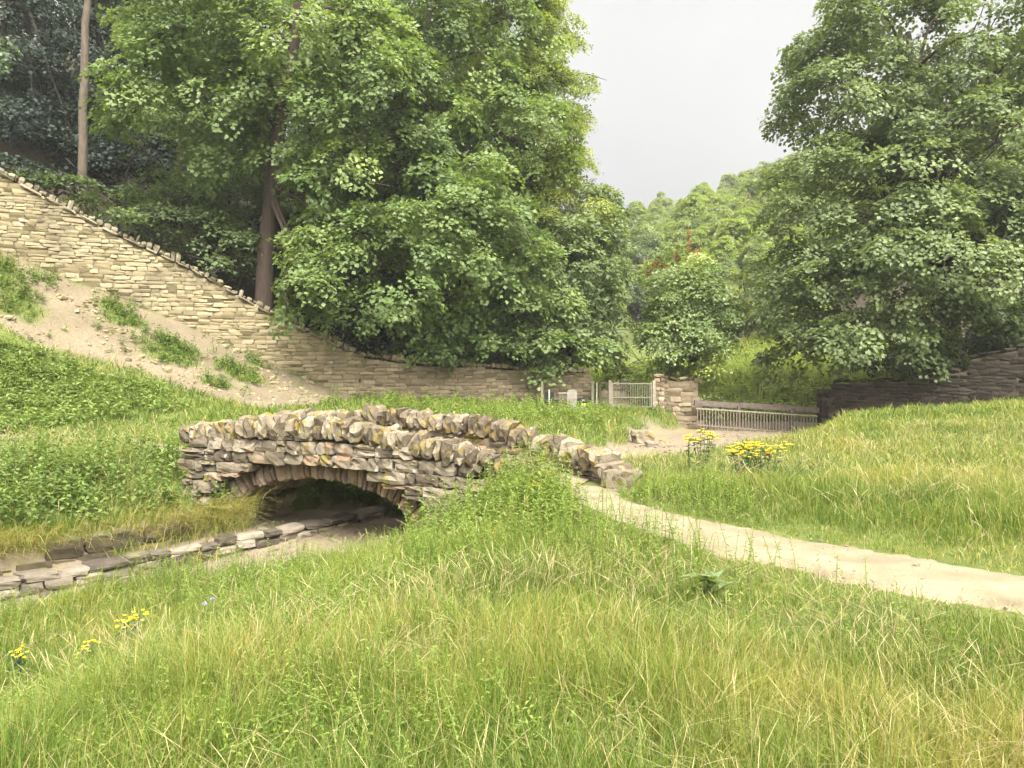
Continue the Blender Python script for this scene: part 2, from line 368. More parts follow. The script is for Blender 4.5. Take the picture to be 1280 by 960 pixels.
# bare earth on the bank below the long wall, in plan
wx = lambda px, py, d: ((px - 640) / 1000 * d, d)
SOIL = [tuple(WALL[9][:2]), tuple(WALL[8][:2]), tuple(WALL[7][:2]), tuple(WALL[6][:2]), tuple(WALL[5][:2]), tuple(WALL[4][:2]), wx(440, 0, 31.5), wx(395, 0, 27.5), wx(310, 0, 25.2), wx(245, 0, 25.6), wx(170, 0, 26.6), wx(90, 0, 26.2), wx(20, 0, 25.9), wx(-60, 0, 25.5)]
TUFTS = [(wx(150, 0, 29), .8), (wx(210, 0, 28.4), 1.1), (wx(225, 0, 29.0), .7), (wx(300, 0, 29.3), 1.1), (wx(0, 0, 27.4), .9), (wx(20, 0, 26.9), .8), (wx(320, 0, 31.2), .3), (wx(270, 0, 27.3), .5), (wx(55, 0, 28.3), .35)]
def soil_mask(x, y):
    n = .7 * wig(x, y, 1.6, 21) * .5
    m = in_poly(x + n, y + n * .6, SOIL).astype(float)
    for (tx, ty), r in TUFTS:
        m = m * sst((np.hypot((x - tx), (y - ty) * 1.3) + .25 * wig(x, y, 4, 5) - r * .6) / (.5 * r))
    return m
def bed_mask(x, y):
    sd, p = stream(x, y)
    n = .25 * wig(x, y, 2.2, 31)
    m = np.clip((p[..., 1] * 1.0 + .35 - np.abs(sd) + n) / .3, 0, 1)
    # bare bank below the right foot of the arch
    m = np.maximum(m, np.clip(1.0 - (np.hypot((x + 1.75) / 1.15, (y - 12.9) / 1.0) - .8) / .3 + n, 0, 1))
    m = np.where(y > 41, 0, m)
    m = np.maximum(m * np.clip((y - 11.6) / 1.6, .25, 1), np.where((p[..., 3] > .5) & (sd > p[..., 1] - .1) & (sd < p[..., 1] + p[..., 4] + .15), 1, 0))
    return m
def path_mask(x, y, grow=0.0):
    poly = [tuple(p) for p in PATH_FAR] + [tuple(p) for p in PATH_NEAR[::-1]]
    return in_poly(x, y, poly)

def axis(parts):
    o = []
    for a, b, s in parts: o += list(np.arange(a, b, s))
    return np.array(o + [parts[-1][1]])
gx = axis([(-170, -60, 5), (-60, -24, 1.2), (-24, -12, .4), (-12, 12, .13), (12, 30, .4), (30, 60, 1.5), (60, 170, 5)])
gy = axis([(-30, 0, 3), (0, 4, .3), (4, 26, .13), (26, 42, .3), (42, 80, 1.2), (80, 260, 4)])
X, Y = np.meshgrid(gx, gy)
Z = H(X, Y)
nx, ny = len(gx), len(gy)
ii = (np.arange(ny - 1)[:, None] * nx + np.arange(nx - 1)[None, :]).ravel()
GQ = np.stack([ii, ii + 1, ii + nx + 1, ii + nx], -1)
soilv = soil_mask(X, Y); bedv = bed_mask(X, Y)
wood_v = np.clip(behind_wall(X, Y) * 1.0, 0, 1) * (np.hypot((X - 8) / 6, (Y - 52) / 14) > 1) * (np.hypot((X - 17) / 9, (Y - 54) / 13) > 1)
trail = np.clip(1.5 - np.abs(X - np.interp(Y, [36, 42, 48, 56, 64], [4.9, 5.3, 6.6, 9.3, 9.6])) / .75, 0, 1) * (Y > 35.8) * (Y < 66)

def ground_mat():
    m, nt, N, L = newmat('ground_earth_and_turf')
    tc = N.new('ShaderNodeTexCoord')
    def noise(sc, det=8, ro=.65):
        n = N.new('ShaderNodeTexNoise'); n.inputs['Scale'].default_value = sc; n.inputs['Detail'].default_value = det; n.inputs['Roughness'].default_value = ro
        L.new(tc.outputs['Object'], n.inputs['Vector']); return n.outputs['Fac']
    def att(n):
        a = N.new('ShaderNodeAttribute'); a.attribute_name = n; return a.outputs['Fac']
    def mix(f, a, b):
        x = N.new('ShaderNodeMix'); x.data_type = 'RGBA'; L.new(f, x.inputs[0]); L.new(a, x.inputs[6]); L.new(b, x.inputs[7]); return x.outputs[2]
    big = noise(.6); fine = noise(14); mid = noise(3.2)
    turf = ramp(N, [(.3, (.060, .085, .018)), (.55, (.105, .125, .03)), (.75, (.15, .14, .05))]); L.new(mid, turf.inputs[0])
    soil = ramp(N, [(.28, (.070, .051, .030)), (.45, (.145, .114, .070)), (.6, (.195, .156, .100)), (.75, (.27, .222, .152))])
    sm = N.new('ShaderNodeMath'); sm.operation = 'MULTIPLY_ADD'; L.new(fine, sm.inputs[0]); sm.inputs[1].default_value = .55
    s2 = N.new('ShaderNodeMath'); s2.operation = 'MULTIPLY'; L.new(big, s2.inputs[0]); s2.inputs[1].default_value = .45; L.new(s2.outputs[0], sm.inputs[2]); L.new(sm.outputs[0], soil.inputs[0])
    bed = ramp(N, [(.25, (.10, .075, .05)), (.5, (.20, .155, .105)), (.7, (.28, .225, .16))]); L.new(sm.outputs[0], bed.inputs[0])
    algae = ramp(N, [(.52, (0, 0, 0)), (.62, (1, 1, 1))]); L.new(big, algae.inputs[0])
    ag = N.new('ShaderNodeRGB'); ag.outputs[0].default_value = (.17, .16, .045, 1)
    am = N.new('ShaderNodeMath'); am.operation = 'MULTIPLY'; L.new(algae.outputs[0], am.inputs[0]); am.inputs[1].default_value = .5
    bedc = mix(am.outputs[0], bed.outputs[0], ag.outputs[0])
    litter = ramp(N, [(.3, (.022, .018, .010)), (.55, (.045, .034, .020)), (.75, (.035, .05, .016))]); L.new(mid, litter.inputs[0])
    col = mix(att('woodland'), turf.outputs[0], litter.outputs[0])
    col = mix(att('soil'), col, soil.outputs[0])
    col = mix(att('bed'), col, bedc)
    sand = ramp(N, [(.3, (.26, .19, .115)), (.7, (.42, .33, .21))]); L.new(sm.outputs[0], sand.inputs[0]); col = mix(att('trail'), col, sand.outputs[0])
    pb = N.new('ShaderNodeBsdfPrincipled'); pb.inputs['Roughness'].default_value = .95; pb.inputs['Specular IOR Level'].default_value = .15
    L.new(col, pb.inputs['Base Color'])
    bp = N.new('ShaderNodeBump'); bp.inputs['Strength'].default_value = .8; bp.inputs['Distance'].default_value = .08
    L.new(sm.outputs[0], bp.inputs['Height']); L.new(bp.outputs[0], pb.inputs['Normal'])
    out = N.new('ShaderNodeOutputMaterial'); L.new(pb.outputs[0], out.inputs['Surface'])
    return m
g = mk('ground', np.stack([X, Y, Z], -1), GQ, ground_mat(), smooth=True, attrs=dict(soil=soilv.ravel(), bed=bedv.ravel(), woodland=wood_v.ravel(), trail=trail.ravel()))
tag(g, kind='structure')

# ------------------------------------------------------------------ paths
def path_mat():
    m, nt, N, L = newmat('pale_gravel')
    tc = N.new('ShaderNodeTexCoord')
    n1 = N.new('ShaderNodeTexNoise'); n1.inputs['Scale'].default_value = 38; n1.inputs['Detail'].default_value = 9; n1.inputs['Roughness'].default_value = .75; L.new(tc.outputs['Object'], n1.inputs['Vector'])
    n2 = N.new('ShaderNodeTexNoise'); n2.inputs['Scale'].default_value = 1.7; n2.inputs['Detail'].default_value = 5; L.new(tc.outputs['Object'], n2.inputs['Vector'])
    ad = N.new('ShaderNodeMath'); ad.operation = 'MULTIPLY_ADD'; L.new(n1.outputs['Fac'], ad.inputs[0]); ad.inputs[1].default_value = .5
    m2 = N.new('ShaderNodeMath'); m2.operation = 'MULTIPLY'; L.new(n2.outputs['Fac'], m2.inputs[0]); m2.inputs[1].default_value = .5; L.new(m2.outputs[0], ad.inputs[2])
    r = ramp(N, [(.3, (.105, .083, .049)), (.5, (.200, .164, .100)), (.64, (.275, .232, .150))]); L.new(ad.outputs[0], r.inputs[0])
    pb = N.new('ShaderNodeBsdfPrincipled'); pb.inputs['Roughness'].default_value = .95; pb.inputs['Specular IOR Level'].default_value = .15; L.new(r.outputs[0], pb.inputs['Base Color'])
    bp = N.new('ShaderNodeBump'); bp.inputs['Strength'].default_value = .5; bp.inputs['Distance'].default_value = .02; L.new(n1.outputs['Fac'], bp.inputs['Height']); L.new(bp.outputs[0], pb.inputs['Normal'])
    out = N.new('ShaderNodeOutputMaterial'); L.new(pb.outputs[0], out.inputs['Surface'])
    return m
G['gravel'] = path_mat()
def resample(p, n):
    p = np.asarray(p, float); d = np.r_[0, np.cumsum(np.linalg.norm(np.diff(p[:, :2], axis=0), axis=1))]
    for _ in range(2):
        pass
    u = np.linspace(0, d[-1], n)
    return np.stack([np.interp(u, d, p[:, i]) for i in range(p.shape[1])], -1)
def smooth_line(p, n, it=30):
    q = resample(p, n)
    for _ in range(it): q[1:-1] = (q[:-2] + 2 * q[1:-1] + q[2:]) / 4
    return q
def ribbon(name, A, B, n, m=14, lift=.022):
    A = smooth_line(A, n); B = smooth_line(B, n)
    s = np.linspace(0, 1, m)
    e = .07 * wig(A[:, 0], A[:, 1], 4, 2) + .04 * wig(A[:, 0], A[:, 1], 22, 4)
    e2 = .07 * wig(B[:, 0], B[:, 1], 4, 9) + .04 * wig(B[:, 0], B[:, 1], 22, 14)
    S = s[None, :] * (1 - e[:, None] - e2[:, None]) + e2[:, None]
    XY = B[:, None, :] + (A - B)[:, None, :] * S[..., None]
    z = H(XY[..., 0], XY[..., 1]) + lift * np.sin(np.pi * np.clip(s, .0, 1))[None, :] ** .5 + np.where((s == 0) | (s == 1), -.02, .006)[None, :]
    V = np.concatenate([XY, z[..., None]], -1).reshape(-1, 3)
    i = (np.arange(n - 1)[:, None] * m + np.arange(m - 1)[None]).ravel()
    return mk(name, V, np.stack([i, i + 1, i + m + 1, i + m], -1), G['gravel'], smooth=True)
pf = ribbon('footpath', PATH_FAR, PATH_NEAR, 130)
tag(pf, 'pale sandy gravel footpath curving from the bridge through the long grass', 'path', kind='structure')
LPA = np.array([(-6.1, 16.95), (-9, 18.8), (-14.3, 22.2), (-20, 24.6)]); LPB = np.array([(-6.4, 16.2), (-9.2, 18.1), (-14.1, 21.4), (-19.8, 23.8)])
lp = ribbon('trodden_path', LPA, LPB, 60, 8)
tag(lp, 'narrow trodden path across the green meadow beyond the bridge', 'path', kind='structure')

# ------------------------------------------------------------------ stones
def _stone_template(n, e=5.0):
    g = np.linspace(-1, 1, n + 1); idx = {}; V = []; Q = []
    def vid(p):
        k = tuple(np.round(p, 5))
        if k not in idx: idx[k] = len(V); V.append(p)
        return idx[k]
    for ax in range(3):
        for sgn in (-1, 1):
            for i in range(n):
                for j in range(n):
                    q = []
                    for (a, b) in ((i, j), (i + 1, j), (i + 1, j + 1), (i, j + 1)):
                        p = [0, 0, 0]; p[ax] = sgn; p[(ax + 1) % 3] = g[a]; p[(ax + 2) % 3] = g[b]; q.append(vid(tuple(p)))
                    if sgn < 0: q = q[::-1]
                    Q.append(q)
    V = np.array(V)
    r = (np.abs(V) ** e).sum(1) ** (1 / e)
    return V / r[:, None], np.array(Q)
ST2 = _stone_template(2); ST3 = _stone_template(3); SF2 = _stone_template(2, 16.0); SF3 = _stone_template(3, 11.0)
def stones(C, U, N, W, half, rng, tmpl=ST2, rough=.10, tint=None, shear=.08):
    """C centres (n,3); U,N,W axes (n,3); half (n,3) -> V,Q,tint"""
    T, TQ = tmpl; n = len(C); k = len(T)
    j = 1 + rng.normal(0, rough, (n, k, 3))
    sh = rng.normal(0, shear, (n, 3, 3))
    loc = T[None] * j
    loc = loc + np.einsum('nki,nij->nkj', T[None].repeat(n, 0), sh * (1 - np.eye(3)))
    loc = loc * half[:, None, :]
    V = C[:, None] + loc[..., 0:1] * U[:, None] + loc[..., 1:2] * N[:, None] + loc[..., 2:3] * W[:, None]
    Q = (TQ[None] + (np.arange(n) * k)[:, None, None]).reshape(-1, 4)
    tt = rng.uniform(0, 1, n) if tint is None else tint
    return V.reshape(-1, 3), Q, np.repeat(tt, len(TQ))

def courses(rng, L, z0, z1, hrange, wrange, split=.22):
    """rubble: list of (u, z, half width, half height)"""
    out = []; z = z0
    while z < z1:
        h = rng.uniform(*hrange); u = -rng.uniform(0, wrange[1])
        while u < L:
            w = rng.uniform(*wrange) * (0.8 + .5 * rng.uniform())
            if rng.uniform() < split and h > hrange[0] * 1.3:      # two thin ones on top of each other
                out.append((u + w / 2, z + h * .27, w / 2, h * .25)); out.append((u + w / 2, z + h * .76, w / 2, h * .22))
            else:
                out.append((u + w / 2, z + h / 2 + rng.normal(0, .006), w / 2, h / 2 * rng.uniform(.92, 1.08)))
            u += w
        z += h
    return np.array(out)

class Line:
    def __init__(s, p):
        s.p = np.asarray(p, float)[:, :2]; s.d = np.r_[0, np.cumsum(np.linalg.norm(np.diff(s.p, axis=0), axis=1))]; s.L = s.d[-1]
    def at(s, u):
        return np.stack([np.interp(u, s.d, s.p[:, 0]), np.interp(u, s.d, s.p[:, 1])], -1)
    def frame(s, u):
        e = .15
        t = s.at(np.clip(u + e, 0, s.L)) - s.at(np.clip(u - e, 0, s.L)); t = unit(t)
        t3 = np.concatenate([t, np.zeros((len(t), 1))], 1)
        n3 = np.stack([-t3[:, 1], t3[:, 0], t3[:, 2]], -1)
        return t3, n3

def rubble_wall(line, thick, zlow, ztop, rng, hr, wr, hole=None, side=1, rough=.09, tmpl=ST2, umin=0, umax=None, fit=.965, jut=.03, split=.22, shear=.08, topk=.6):
    """thick stones laid along line; zlow/ztop functions of u"""
    L = line.L if umax is None else umax
    uu = np.linspace(0, line.L, 100)
    c = courses(rng, L, float(np.min(zlow(uu))), float(np.max(ztop(uu))), hr, wr, split)
    u, z, a, b = c.T
    ok = (u > umin) & (u < L) & (z - b > zlow(u) - .25) & (z + b * topk < ztop(u))
    if hole is not None:
        u, z, a, b, keepers = hole(u, z, a, b); ok &= keepers
    u, z, a, b = u[ok], z[ok], a[ok], b[ok]
    t3, n3 = line.frame(u); p = line.at(u); n = len(u)
    C = np.concatenate([p, z[:, None]], 1) + n3 * side * thick / 2
    half = np.stack([a * fit, thick / 2 + rng.uniform(-.5, 1, n) * jut, b * (fit - .02)], -1)
    W = np.tile([0, 0, 1.0], (n, 1))
    return stones(C, t3, n3 * side, W, half, rng, tmpl, rough, shear=shear)

def wall_core(line, thick, zlow, ztop, side=1, inset=.05, n=80):
    u = np.linspace(.04, line.L - .04, n); t3, n3 = line.frame(u); p = line.at(u)
    zl, zt = zlow(u) - .3, ztop(u) - .03
    def col(off, z): return np.concatenate([p, z[:, None]], 1) + n3 * side * off
    V = np.concatenate([col(inset, zl), col(inset, zt), col(thick - inset, zt), col(thick - inset, zl)])
    i = np.arange(n - 1); Q = []
    for k in range(4):
        a, b = k * n, ((k + 1) % 4) * n
        Q.append(np.stack([a + i, a + i + 1, b + i + 1, b + i], -1))
    Q = np.concatenate(Q + [np.array([[0, n, 2 * n, 3 * n], [n - 1, 2 * n - 1, 3 * n - 1, 4 * n - 1]])])
    return V, Q

def coping(line, thick, ztop, rng, wr, hr, side=1, umin=0, umax=None, spike=0.0, lean=.12, overhang=.05, rough=.12, tmpl=ST3, zadd=0):
    u = umin; L = line.L if umax is None else umax; rec = []
    while u < L:
        w = rng.uniform(*wr); h = rng.uniform(*hr)
        if rng.uniform() < spike: h *= 1.7; w *= .75
        if u + w > L + .1: break
        rec.append((u + w / 2, w / 2, h / 2)); u += w * rng.uniform(.97, 1.04)
    u, a, b = np.array(rec).T; n = len(u)
    t3, n3 = line.frame(u); p = line.at(u)
    zt = ztop(u) + zadd
    sl = (ztop(np.clip(u + .1, 0, line.L)) - ztop(np.clip(u - .1, 0, line.L))) / .2
    W = unit(np.stack([-t3[:, 0] * sl * .6, -t3[:, 1] * sl * .6, np.ones(n)], -1) + t3 * rng.normal(0, lean, n)[:, None])
    U = unit(t3 - W * (t3 * W).sum(1)[:, None])
    Nn = np.cross(W, U)
    C = np.concatenate([p, zt[:, None]], 1) + n3 * side * thick / 2 + W * (b * .93)[:, None]
    half = np.stack([a * .98, thick / 2 + overhang + rng.uniform(-.03, .05, n), b], -1)
    return stones(C, U, Nn, W, half, rng, tmpl, rough, shear=.06)

# ------------------------------------------------------------------ the stone bridge
br = empty('stone_bridge', (BA[0] + BT[0] * 3.6, BA[1] + BT[1] * 3.6, -1.2), 'small humpbacked stone footbridge with lichened upright coping stones over a dry stream', 'bridge')
ftop = lambda t: np.interp(t, [-.6, -.15, .37, 1.22, 2.42, 3.54, 4.91, 6.19, 7.5], [.22, .30, .44, .68, .87, 1.03, 1.07, .95, .80])
btop = lambda t: np.interp(t, [-1.2, -.98, -.4, .64, 2.1, 4.03, 7.4], [.20, .26, .52, .70, .98, 1.10, .86])
CH = .36
zdeck = lambda t: np.interp(t, [-1, -.1, .6, 2, 3.5, 5, 6.5, 7.6], [-.02, .0, .08, .24, .34, .36, .25, .10])
AC, AS, ZS, ZC = 4.42, 2.10, -1.08, -.08         # arch centre t, half span, springing z, crown z
def arch_z(t, grow=0.0):
    q = np.clip(1 - ((t - AC) / (AS + grow)) ** 2, 0, 1)
    return ZS + (ZC + grow - ZS) * np.sqrt(q)
def fit_to_arch(t, z, a, b, grow=.33):
    """stones cut to the back of the arch ring: raised over the crown, shortened beside the haunches; returns t, z, a, b, kept"""
    t, z, a, b = (np.array(q, float) for q in (t, z, a, b)); W = AS + grow; Hh = ZC + grow - ZS
    az = lambda q: np.where(np.abs(q - AC) < W, ZS + Hh * np.sqrt(np.clip(1 - ((q - AC) / W) ** 2, 0, 1)), -9)
    kept = np.ones(len(t), bool)
    over = (z > az(t)) & (np.abs(t - AC) < W)
    need = np.maximum(np.maximum(az(t - a * .8), az(t + a * .8)), az(t)) - .05
    lo = np.where(over, np.maximum(z - b, need), z - b); hi = z + b
    kept &= hi - lo > .05
    z2 = (lo + hi) / 2; b2 = np.maximum(hi - lo, .02) / 2
    wz = W * np.sqrt(np.clip(1 - ((np.clip(z + b, ZS, None) - ZS) / Hh) ** 2, 0, 1)); wz = np.where(z + b < ZS, W, np.where(z + b > ZS + Hh, 0, wz))
    wz = np.maximum(wz, W * np.sqrt(np.clip(1 - ((np.clip(z - b * .6, ZS, ZS + Hh) - ZS) / Hh) ** 2, 0, 1)) * .985)
    side = np.sign(t - AC); d = np.abs(t - AC)
    beside = ~over
    il = np.where(beside, np.maximum(d - a, wz - .05), d - a); ol = d + a
    kept &= ol - il > .06
    d2 = np.where(beside, (il + ol) / 2, d); a2 = np.where(beside, np.maximum(ol - il, .02) / 2, a)
    return AC + side * d2, z2, a2, b2, kept
FL = Line([Bp(-.22, 0, 0), Bp(7.2, 0, 0)])
front_t0 = -.22
ftu = lambda f: (lambda u: f(u + front_t0))
bag = Bag()
v, q, t = rubble_wall(FL, .40, ftu(lambda t: np.full(np.shape(t), -1.5)), ftu(lambda t: ftop(t) - CH + .02), np.random.default_rng(3), (.12, .25), (.16, .46), hole=lambda u, z, a, b: (lambda r: (r[0] - front_t0,) + r[1:])(fit_to_arch(u + front_t0, z, a, b)), rough=.075, tmpl=SF3, jut=.04, fit=1.0, split=.10, shear=.05, topk=-.1)
bag.add(v, q, t, 0)
# dark hearting behind the face stones, open at the arch
def core(off0, off1, top, t0, t1, n=90, fn=None):
    tt = np.linspace(t0, t1, n)
    lo = np.where(np.abs(tt - AC) < AS + .08, arch_z(tt, .08), -1.55); hi = top(tt)
    V = np.concatenate([Bp(tt, off0, lo), Bp(tt, off0, hi), Bp(tt, off1, hi), Bp(tt, off1, lo)]); i = np.arange(n - 1); Q = []
    for k in range(4):
        a, b = k * n, ((k + 1) % 4) * n
        Q.append(np.stack([a + i, a + i + 1, b + i + 1, b + i], -1))
    Q.append(np.array([[0, n, 2 * n, 3 * n], [n - 1, 2 * n - 1, 3 * n - 1, 4 * n - 1]]))
    return V, np.concatenate(Q)
v, q = core(.05, .35, lambda t: ftop(t) - CH, -.15, 7.14); bag.add(v, q, .5, 1)
bag.build('spandrel_wall', [G['bridge'], G['mortard']], br)
b2 = Bag(); v, q, t = coping(FL, .40, ftu(lambda t: ftop(t) - CH), np.random.default_rng(8), (.11, .27), (.30, .42), lean=.12, overhang=.04, rough=.13, tmpl=ST3)
b2.add(v, q, t)
b2.build('coping', G['coping'], br)
# far parapet: its line leaves the deck edge and swings out towards the path
BLp = [(-.98, .42), (-.70, .72), (-.30, 1.08), (.25, 1.42), (.9, 1.62), (2.0, 1.70), (7.0, 1.70)]
BL = Line([Bp(a, b, 0) for a, b in BLp])
bl_t = lambda u: np.interp(u, BL.d, [a for a, b in BLp])
bag = Bag()
v, q, t = rubble_wall(BL, .40, lambda u: np.where(bl_t(u) < 1.0, -.35, -1.5), lambda u: btop(bl_t(u)) - CH + .02, np.random.default_rng(5), (.085, .2), (.15, .42), hole=lambda u, z, a, b: (lambda r: (np.interp(r[0], [q[0] for q in BLp], BL.d),) + r[1:])(fit_to_arch(bl_t(u), z, a, b)), side=-1, rough=.09, topk=.0, fit=.99)
bag.add(v, q, t, 0)
v, q = core(1.76, 2.05, lambda t: btop(t) - CH, 2.0, 6.94); bag.add(v, q, .5, 1)
v, q = wall_core(Line([Bp(a, b, 0) for a, b in BLp[:6]]), .40, lambda u: np.full(np.shape(u), -.2), lambda u: btop(np.interp(u, BL.d, [a for a, b in BLp])) - CH, side=-1); bag.add(v, q, .5, 1)
far = bag.build('parapet', [G['bridge'], G['mortard']], br)
b2 = Bag(); v, q, t = coping(BL, .40, lambda u: btop(bl_t(u)) - CH, np.random.default_rng(18), (.11, .27), (.30, .42), side=-1, lean=.12, rough=.13, tmpl=ST3)
b2.add(v, q, t)
# the squat block that ends the far parapet
v, q, t = stones(np.array([Bp(-.93, .47, .10)]), np.array([[-.3, .95, 0]]), np.array([[.95, .3, 0]]), np.array([[0, 0, 1.]]), np.array([[.13, .20, .20]]), np.random.default_rng(2), ST3, .08, np.array([.55])); b2.add(v, q, t)
b2.build('coping', G['coping'], far)
# arch ring and vault
def arch_pt(th, grow=0.0):
    return AC + (AS + grow) * np.cos(th), ZS + (ZC + grow - ZS) * np.sin(th)
rng = np.random.default_rng(6)
def ring(off0, off1, nvs, lo, hi, rng):
    ths = np.linspace(lo, hi, 200); tt, zz = arch_pt(ths, .16); s = np.r_[0, np.cumsum(np.hypot(np.diff(tt), np.diff(zz)))]
    cut = np.sort(np.r_[0, np.cumsum(rng.uniform(.6, 1.5, nvs))]); cut = cut / cut[-1] * s[-1]
    mid = (cut[1:] + cut[:-1]) / 2; hw = np.diff(cut) / 2
    thm = np.interp(mid, s, ths); t0, z0 = arch_pt(thm, .16)
    t1, z1 = arch_pt(thm + .01, .16); tg = unit(np.stack([t1 - t0, z1 - z0], -1))
    U = np.stack([tg[:, 0] * BT[0], tg[:, 0] * BT[1], tg[:, 1]], -1)
    Nn = np.tile([BN[0], BN[1], 0], (nvs, 1)); W = np.cross(U, Nn)
    C = Bp(t0, (off0 + off1) / 2, z0)
    return stones(C, U, Nn, W, np.stack([hw * .95, np.full(nvs, abs(off1 - off0) / 2), rng.uniform(.155, .195, nvs)], -1), rng, ST3, .07)
bag = Bag(); v, q, t = ring(-.10, .36, 38, .02, math.pi - .02, rng); bag.add(v, q, t)
bag.build('arch_ring', G['arch'], br)
bag = Bag()
for k in range(5):
    o0 = .36 + k * .27; v, q, t = ring(o0, o0 + .27, 26 + k % 3, -.02, math.pi + .02, rng); bag.add(v, q, t)
v, q, t = ring(1.71, 2.14, 38, .02, math.pi - .02, rng); bag.add(v, q, t)
# side walls of the vault below the springing
for tc_, sg in ((AC - AS, -1), (AC + AS, 1)):
    for r_ in range(3):
        for k in range(6):
            v, q, t = stones(np.array([Bp(tc_ + sg * .15, .12 + k * .36, ZS - .08 - r_ * .17)]), np.array([[BN[0], BN[1], 0]]), np.array([[BT[0], BT[1], 0]]), np.array([[0, 0, 1.]]), np.array([[.178, .15, .083]]), rng, ST2, .07); bag.add(v, q, t)
bag.build('arch_vault', G['vault'], br)
tt = np.linspace(-.35, 7.25, 60); oo = np.linspace(.36, 1.74, 8)
TT, OO = np.meshgrid(tt, oo, indexing='ij')
omax = np.interp(TT, [a for a, b in BLp], [b for a, b in BLp]) + .04
OO = np.minimum(.30 + (OO - .36) / 1.38 * (omax - .30), omax)
i = (np.arange(59)[:, None] * 8 + np.arange(7)[None]).ravel()
mk('deck', Bp(TT, OO, zdeck(TT) + .03 * np.sin(np.pi * (OO - .3) / 1.4) + .01 * wig(TT, OO, 4, 3)), np.stack([i, i + 1, i + 9, i + 8], -1), G['gravel'], br, smooth=True)

# ------------------------------------------------------------------ boundary walls
def u_of(line, xs): return xs
def build_wall(name, pts, heights, thick, mat, label, cop_mat, seed, hr, wr, cop, mortar='mortar', spike=.2, drip=True, parent=None):
    line = Line(pts); rng = np.random.default_rng(seed)
    zb = np.array([p[2] for p in pts]); zt = zb + np.asarray(heights)
    lo = lambda u: np.interp(u, line.d, zb) - .25
    hi = lambda u: np.interp(u, line.d, zt)
    o = empty(name, (pts[0][0], pts[0][1], pts[0][2]), label, 'wall')
    bag = Bag(); v, q, t = rubble_wall(line, thick, lo, hi, rng, hr, wr, rough=.018, fit=.995, jut=.008, tmpl=SF2, split=.08); 
    t = .5 + (t - .5) * .55; bag.add(v, q, t, 0)
    v, q = wall_core(line, thick, lo, hi); bag.add(v, q, .5, 1)
    bag.build('masonry', [G[mat], G[mortar]], o)
    if drip:
        b = Bag(); u = 0.0
        while u < line.L - .3:
            w = rng.uniform(.4, .9); m_ = np.array([u + w / 2]); t3, n3 = line.frame(m_); p = line.at(m_)
            s_ = (hi(np.array([u + w])) - hi(np.array([u])))[0] / w
            U = unit(np.array([t3[0, 0], t3[0, 1], s_])); W = unit(np.array([-t3[0, 0] * s_, -t3[0, 1] * s_, 1])); Nn = np.cross(W, U)
            C = np.array([[p[0, 0], p[0, 1], hi(m_)[0] + .02]]) + n3 * thick / 2
            v, q, t = stones(C, U[None], Nn[None], W[None], np.array([[w / 2 * .98, thick / 2 + .13, .05]]), rng, ST2, .05); b.add(v, q, t)
            u += w
        b.build('drip_course', G[cop_mat], o)
    if cop:
        b = Bag(); v, q, t = coping(line, thick * .75, hi, rng, cop[0], cop[1], spike=spike, lean=.16, overhang=.0, rough=.12, tmpl=ST2, zadd=.05); b.add(v, q, t)
        b.build('coping', G[cop_mat], o)
    return o
# heights of the long wall at the plan points of WALL: from the gate end up the hill
seg = WALL[4:][::-1]
hts = np.array([3.0, 2.9, 2.55, 2.35, 2.2, 1.95, 1.75])
build_wall('hillside_wall', seg, hts, .5, 'wall', 'long buff stone wall climbing the bare bank with jagged upright coping', 'wallcope', 41, (.10, .19), (.22, .6), ((.10, .30), (.10, .25)), spike=.28)
seg = WALL[:5][::-1]
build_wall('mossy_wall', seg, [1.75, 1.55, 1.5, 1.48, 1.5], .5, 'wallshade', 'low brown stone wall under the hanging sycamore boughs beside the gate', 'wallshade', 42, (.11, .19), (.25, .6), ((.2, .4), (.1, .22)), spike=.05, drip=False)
RW = RWALL.copy()
build_wall('shaded_wall', RW[:3], [1.75, 1.62, 1.55], .5, 'walldark', 'stone wall coloured dark for the shade below the big tree trunk', 'walldark', 43, (.12, .2), (.25, .6), ((.25, .5), (.08, .16)), mortar='mortard', spike=0, drip=False)
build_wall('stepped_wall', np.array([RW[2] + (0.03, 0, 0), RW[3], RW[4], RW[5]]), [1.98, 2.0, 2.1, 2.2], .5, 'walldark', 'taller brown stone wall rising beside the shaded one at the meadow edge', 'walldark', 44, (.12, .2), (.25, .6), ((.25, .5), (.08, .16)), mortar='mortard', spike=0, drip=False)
# pier of the water gate, against the shaded wall
def pier(name, c, hx, hy, z0, z1, mat, label, seed, cap=True, rot=0.0):
    rng = np.random.default_rng(seed); o = empty(name, (c[0], c[1], z0), label, 'pier')
    b = Bag(); z = z0
    cu, sn = math.cos(rot), math.sin(rot)
    while z < z1:
        h = rng.uniform(.16, .28); s = rng.uniform(-.3, .3) * hx
        for x0, x1 in ((-hx, s), (s, hx)):
            lx = (x0 + x1) / 2
            C = np.array([[c[0] + cu * lx, c[1] + sn * lx, z + h / 2]])
            v, q, t = stones(C, np.array([[cu, sn, 0]]), np.array([[-sn, cu, 0]]), np.array([[0, 0, 1.]]), np.array([[(x1 - x0) / 2 * .99, hy, h / 2 * .98]]), rng, SF3, .025); b.add(v, q, t)
        z += h
    b.build('masonry', G[mat], o)
    if cap:
        b = Bag(); v, q, t = stones(np.array([[c[0], c[1], z + .08]]), np.array([[cu, sn, 0]]), np.array([[-sn, cu, 0]]), np.array([[0, 0, 1.]]), np.array([[hx * 1.15, hy * 1.15, .09]]), rng, ST3, .05); b.add(v, q, t)
        b.build('cap', G[mat], o)
    return o
pr = P(1031, 540, 35.1)
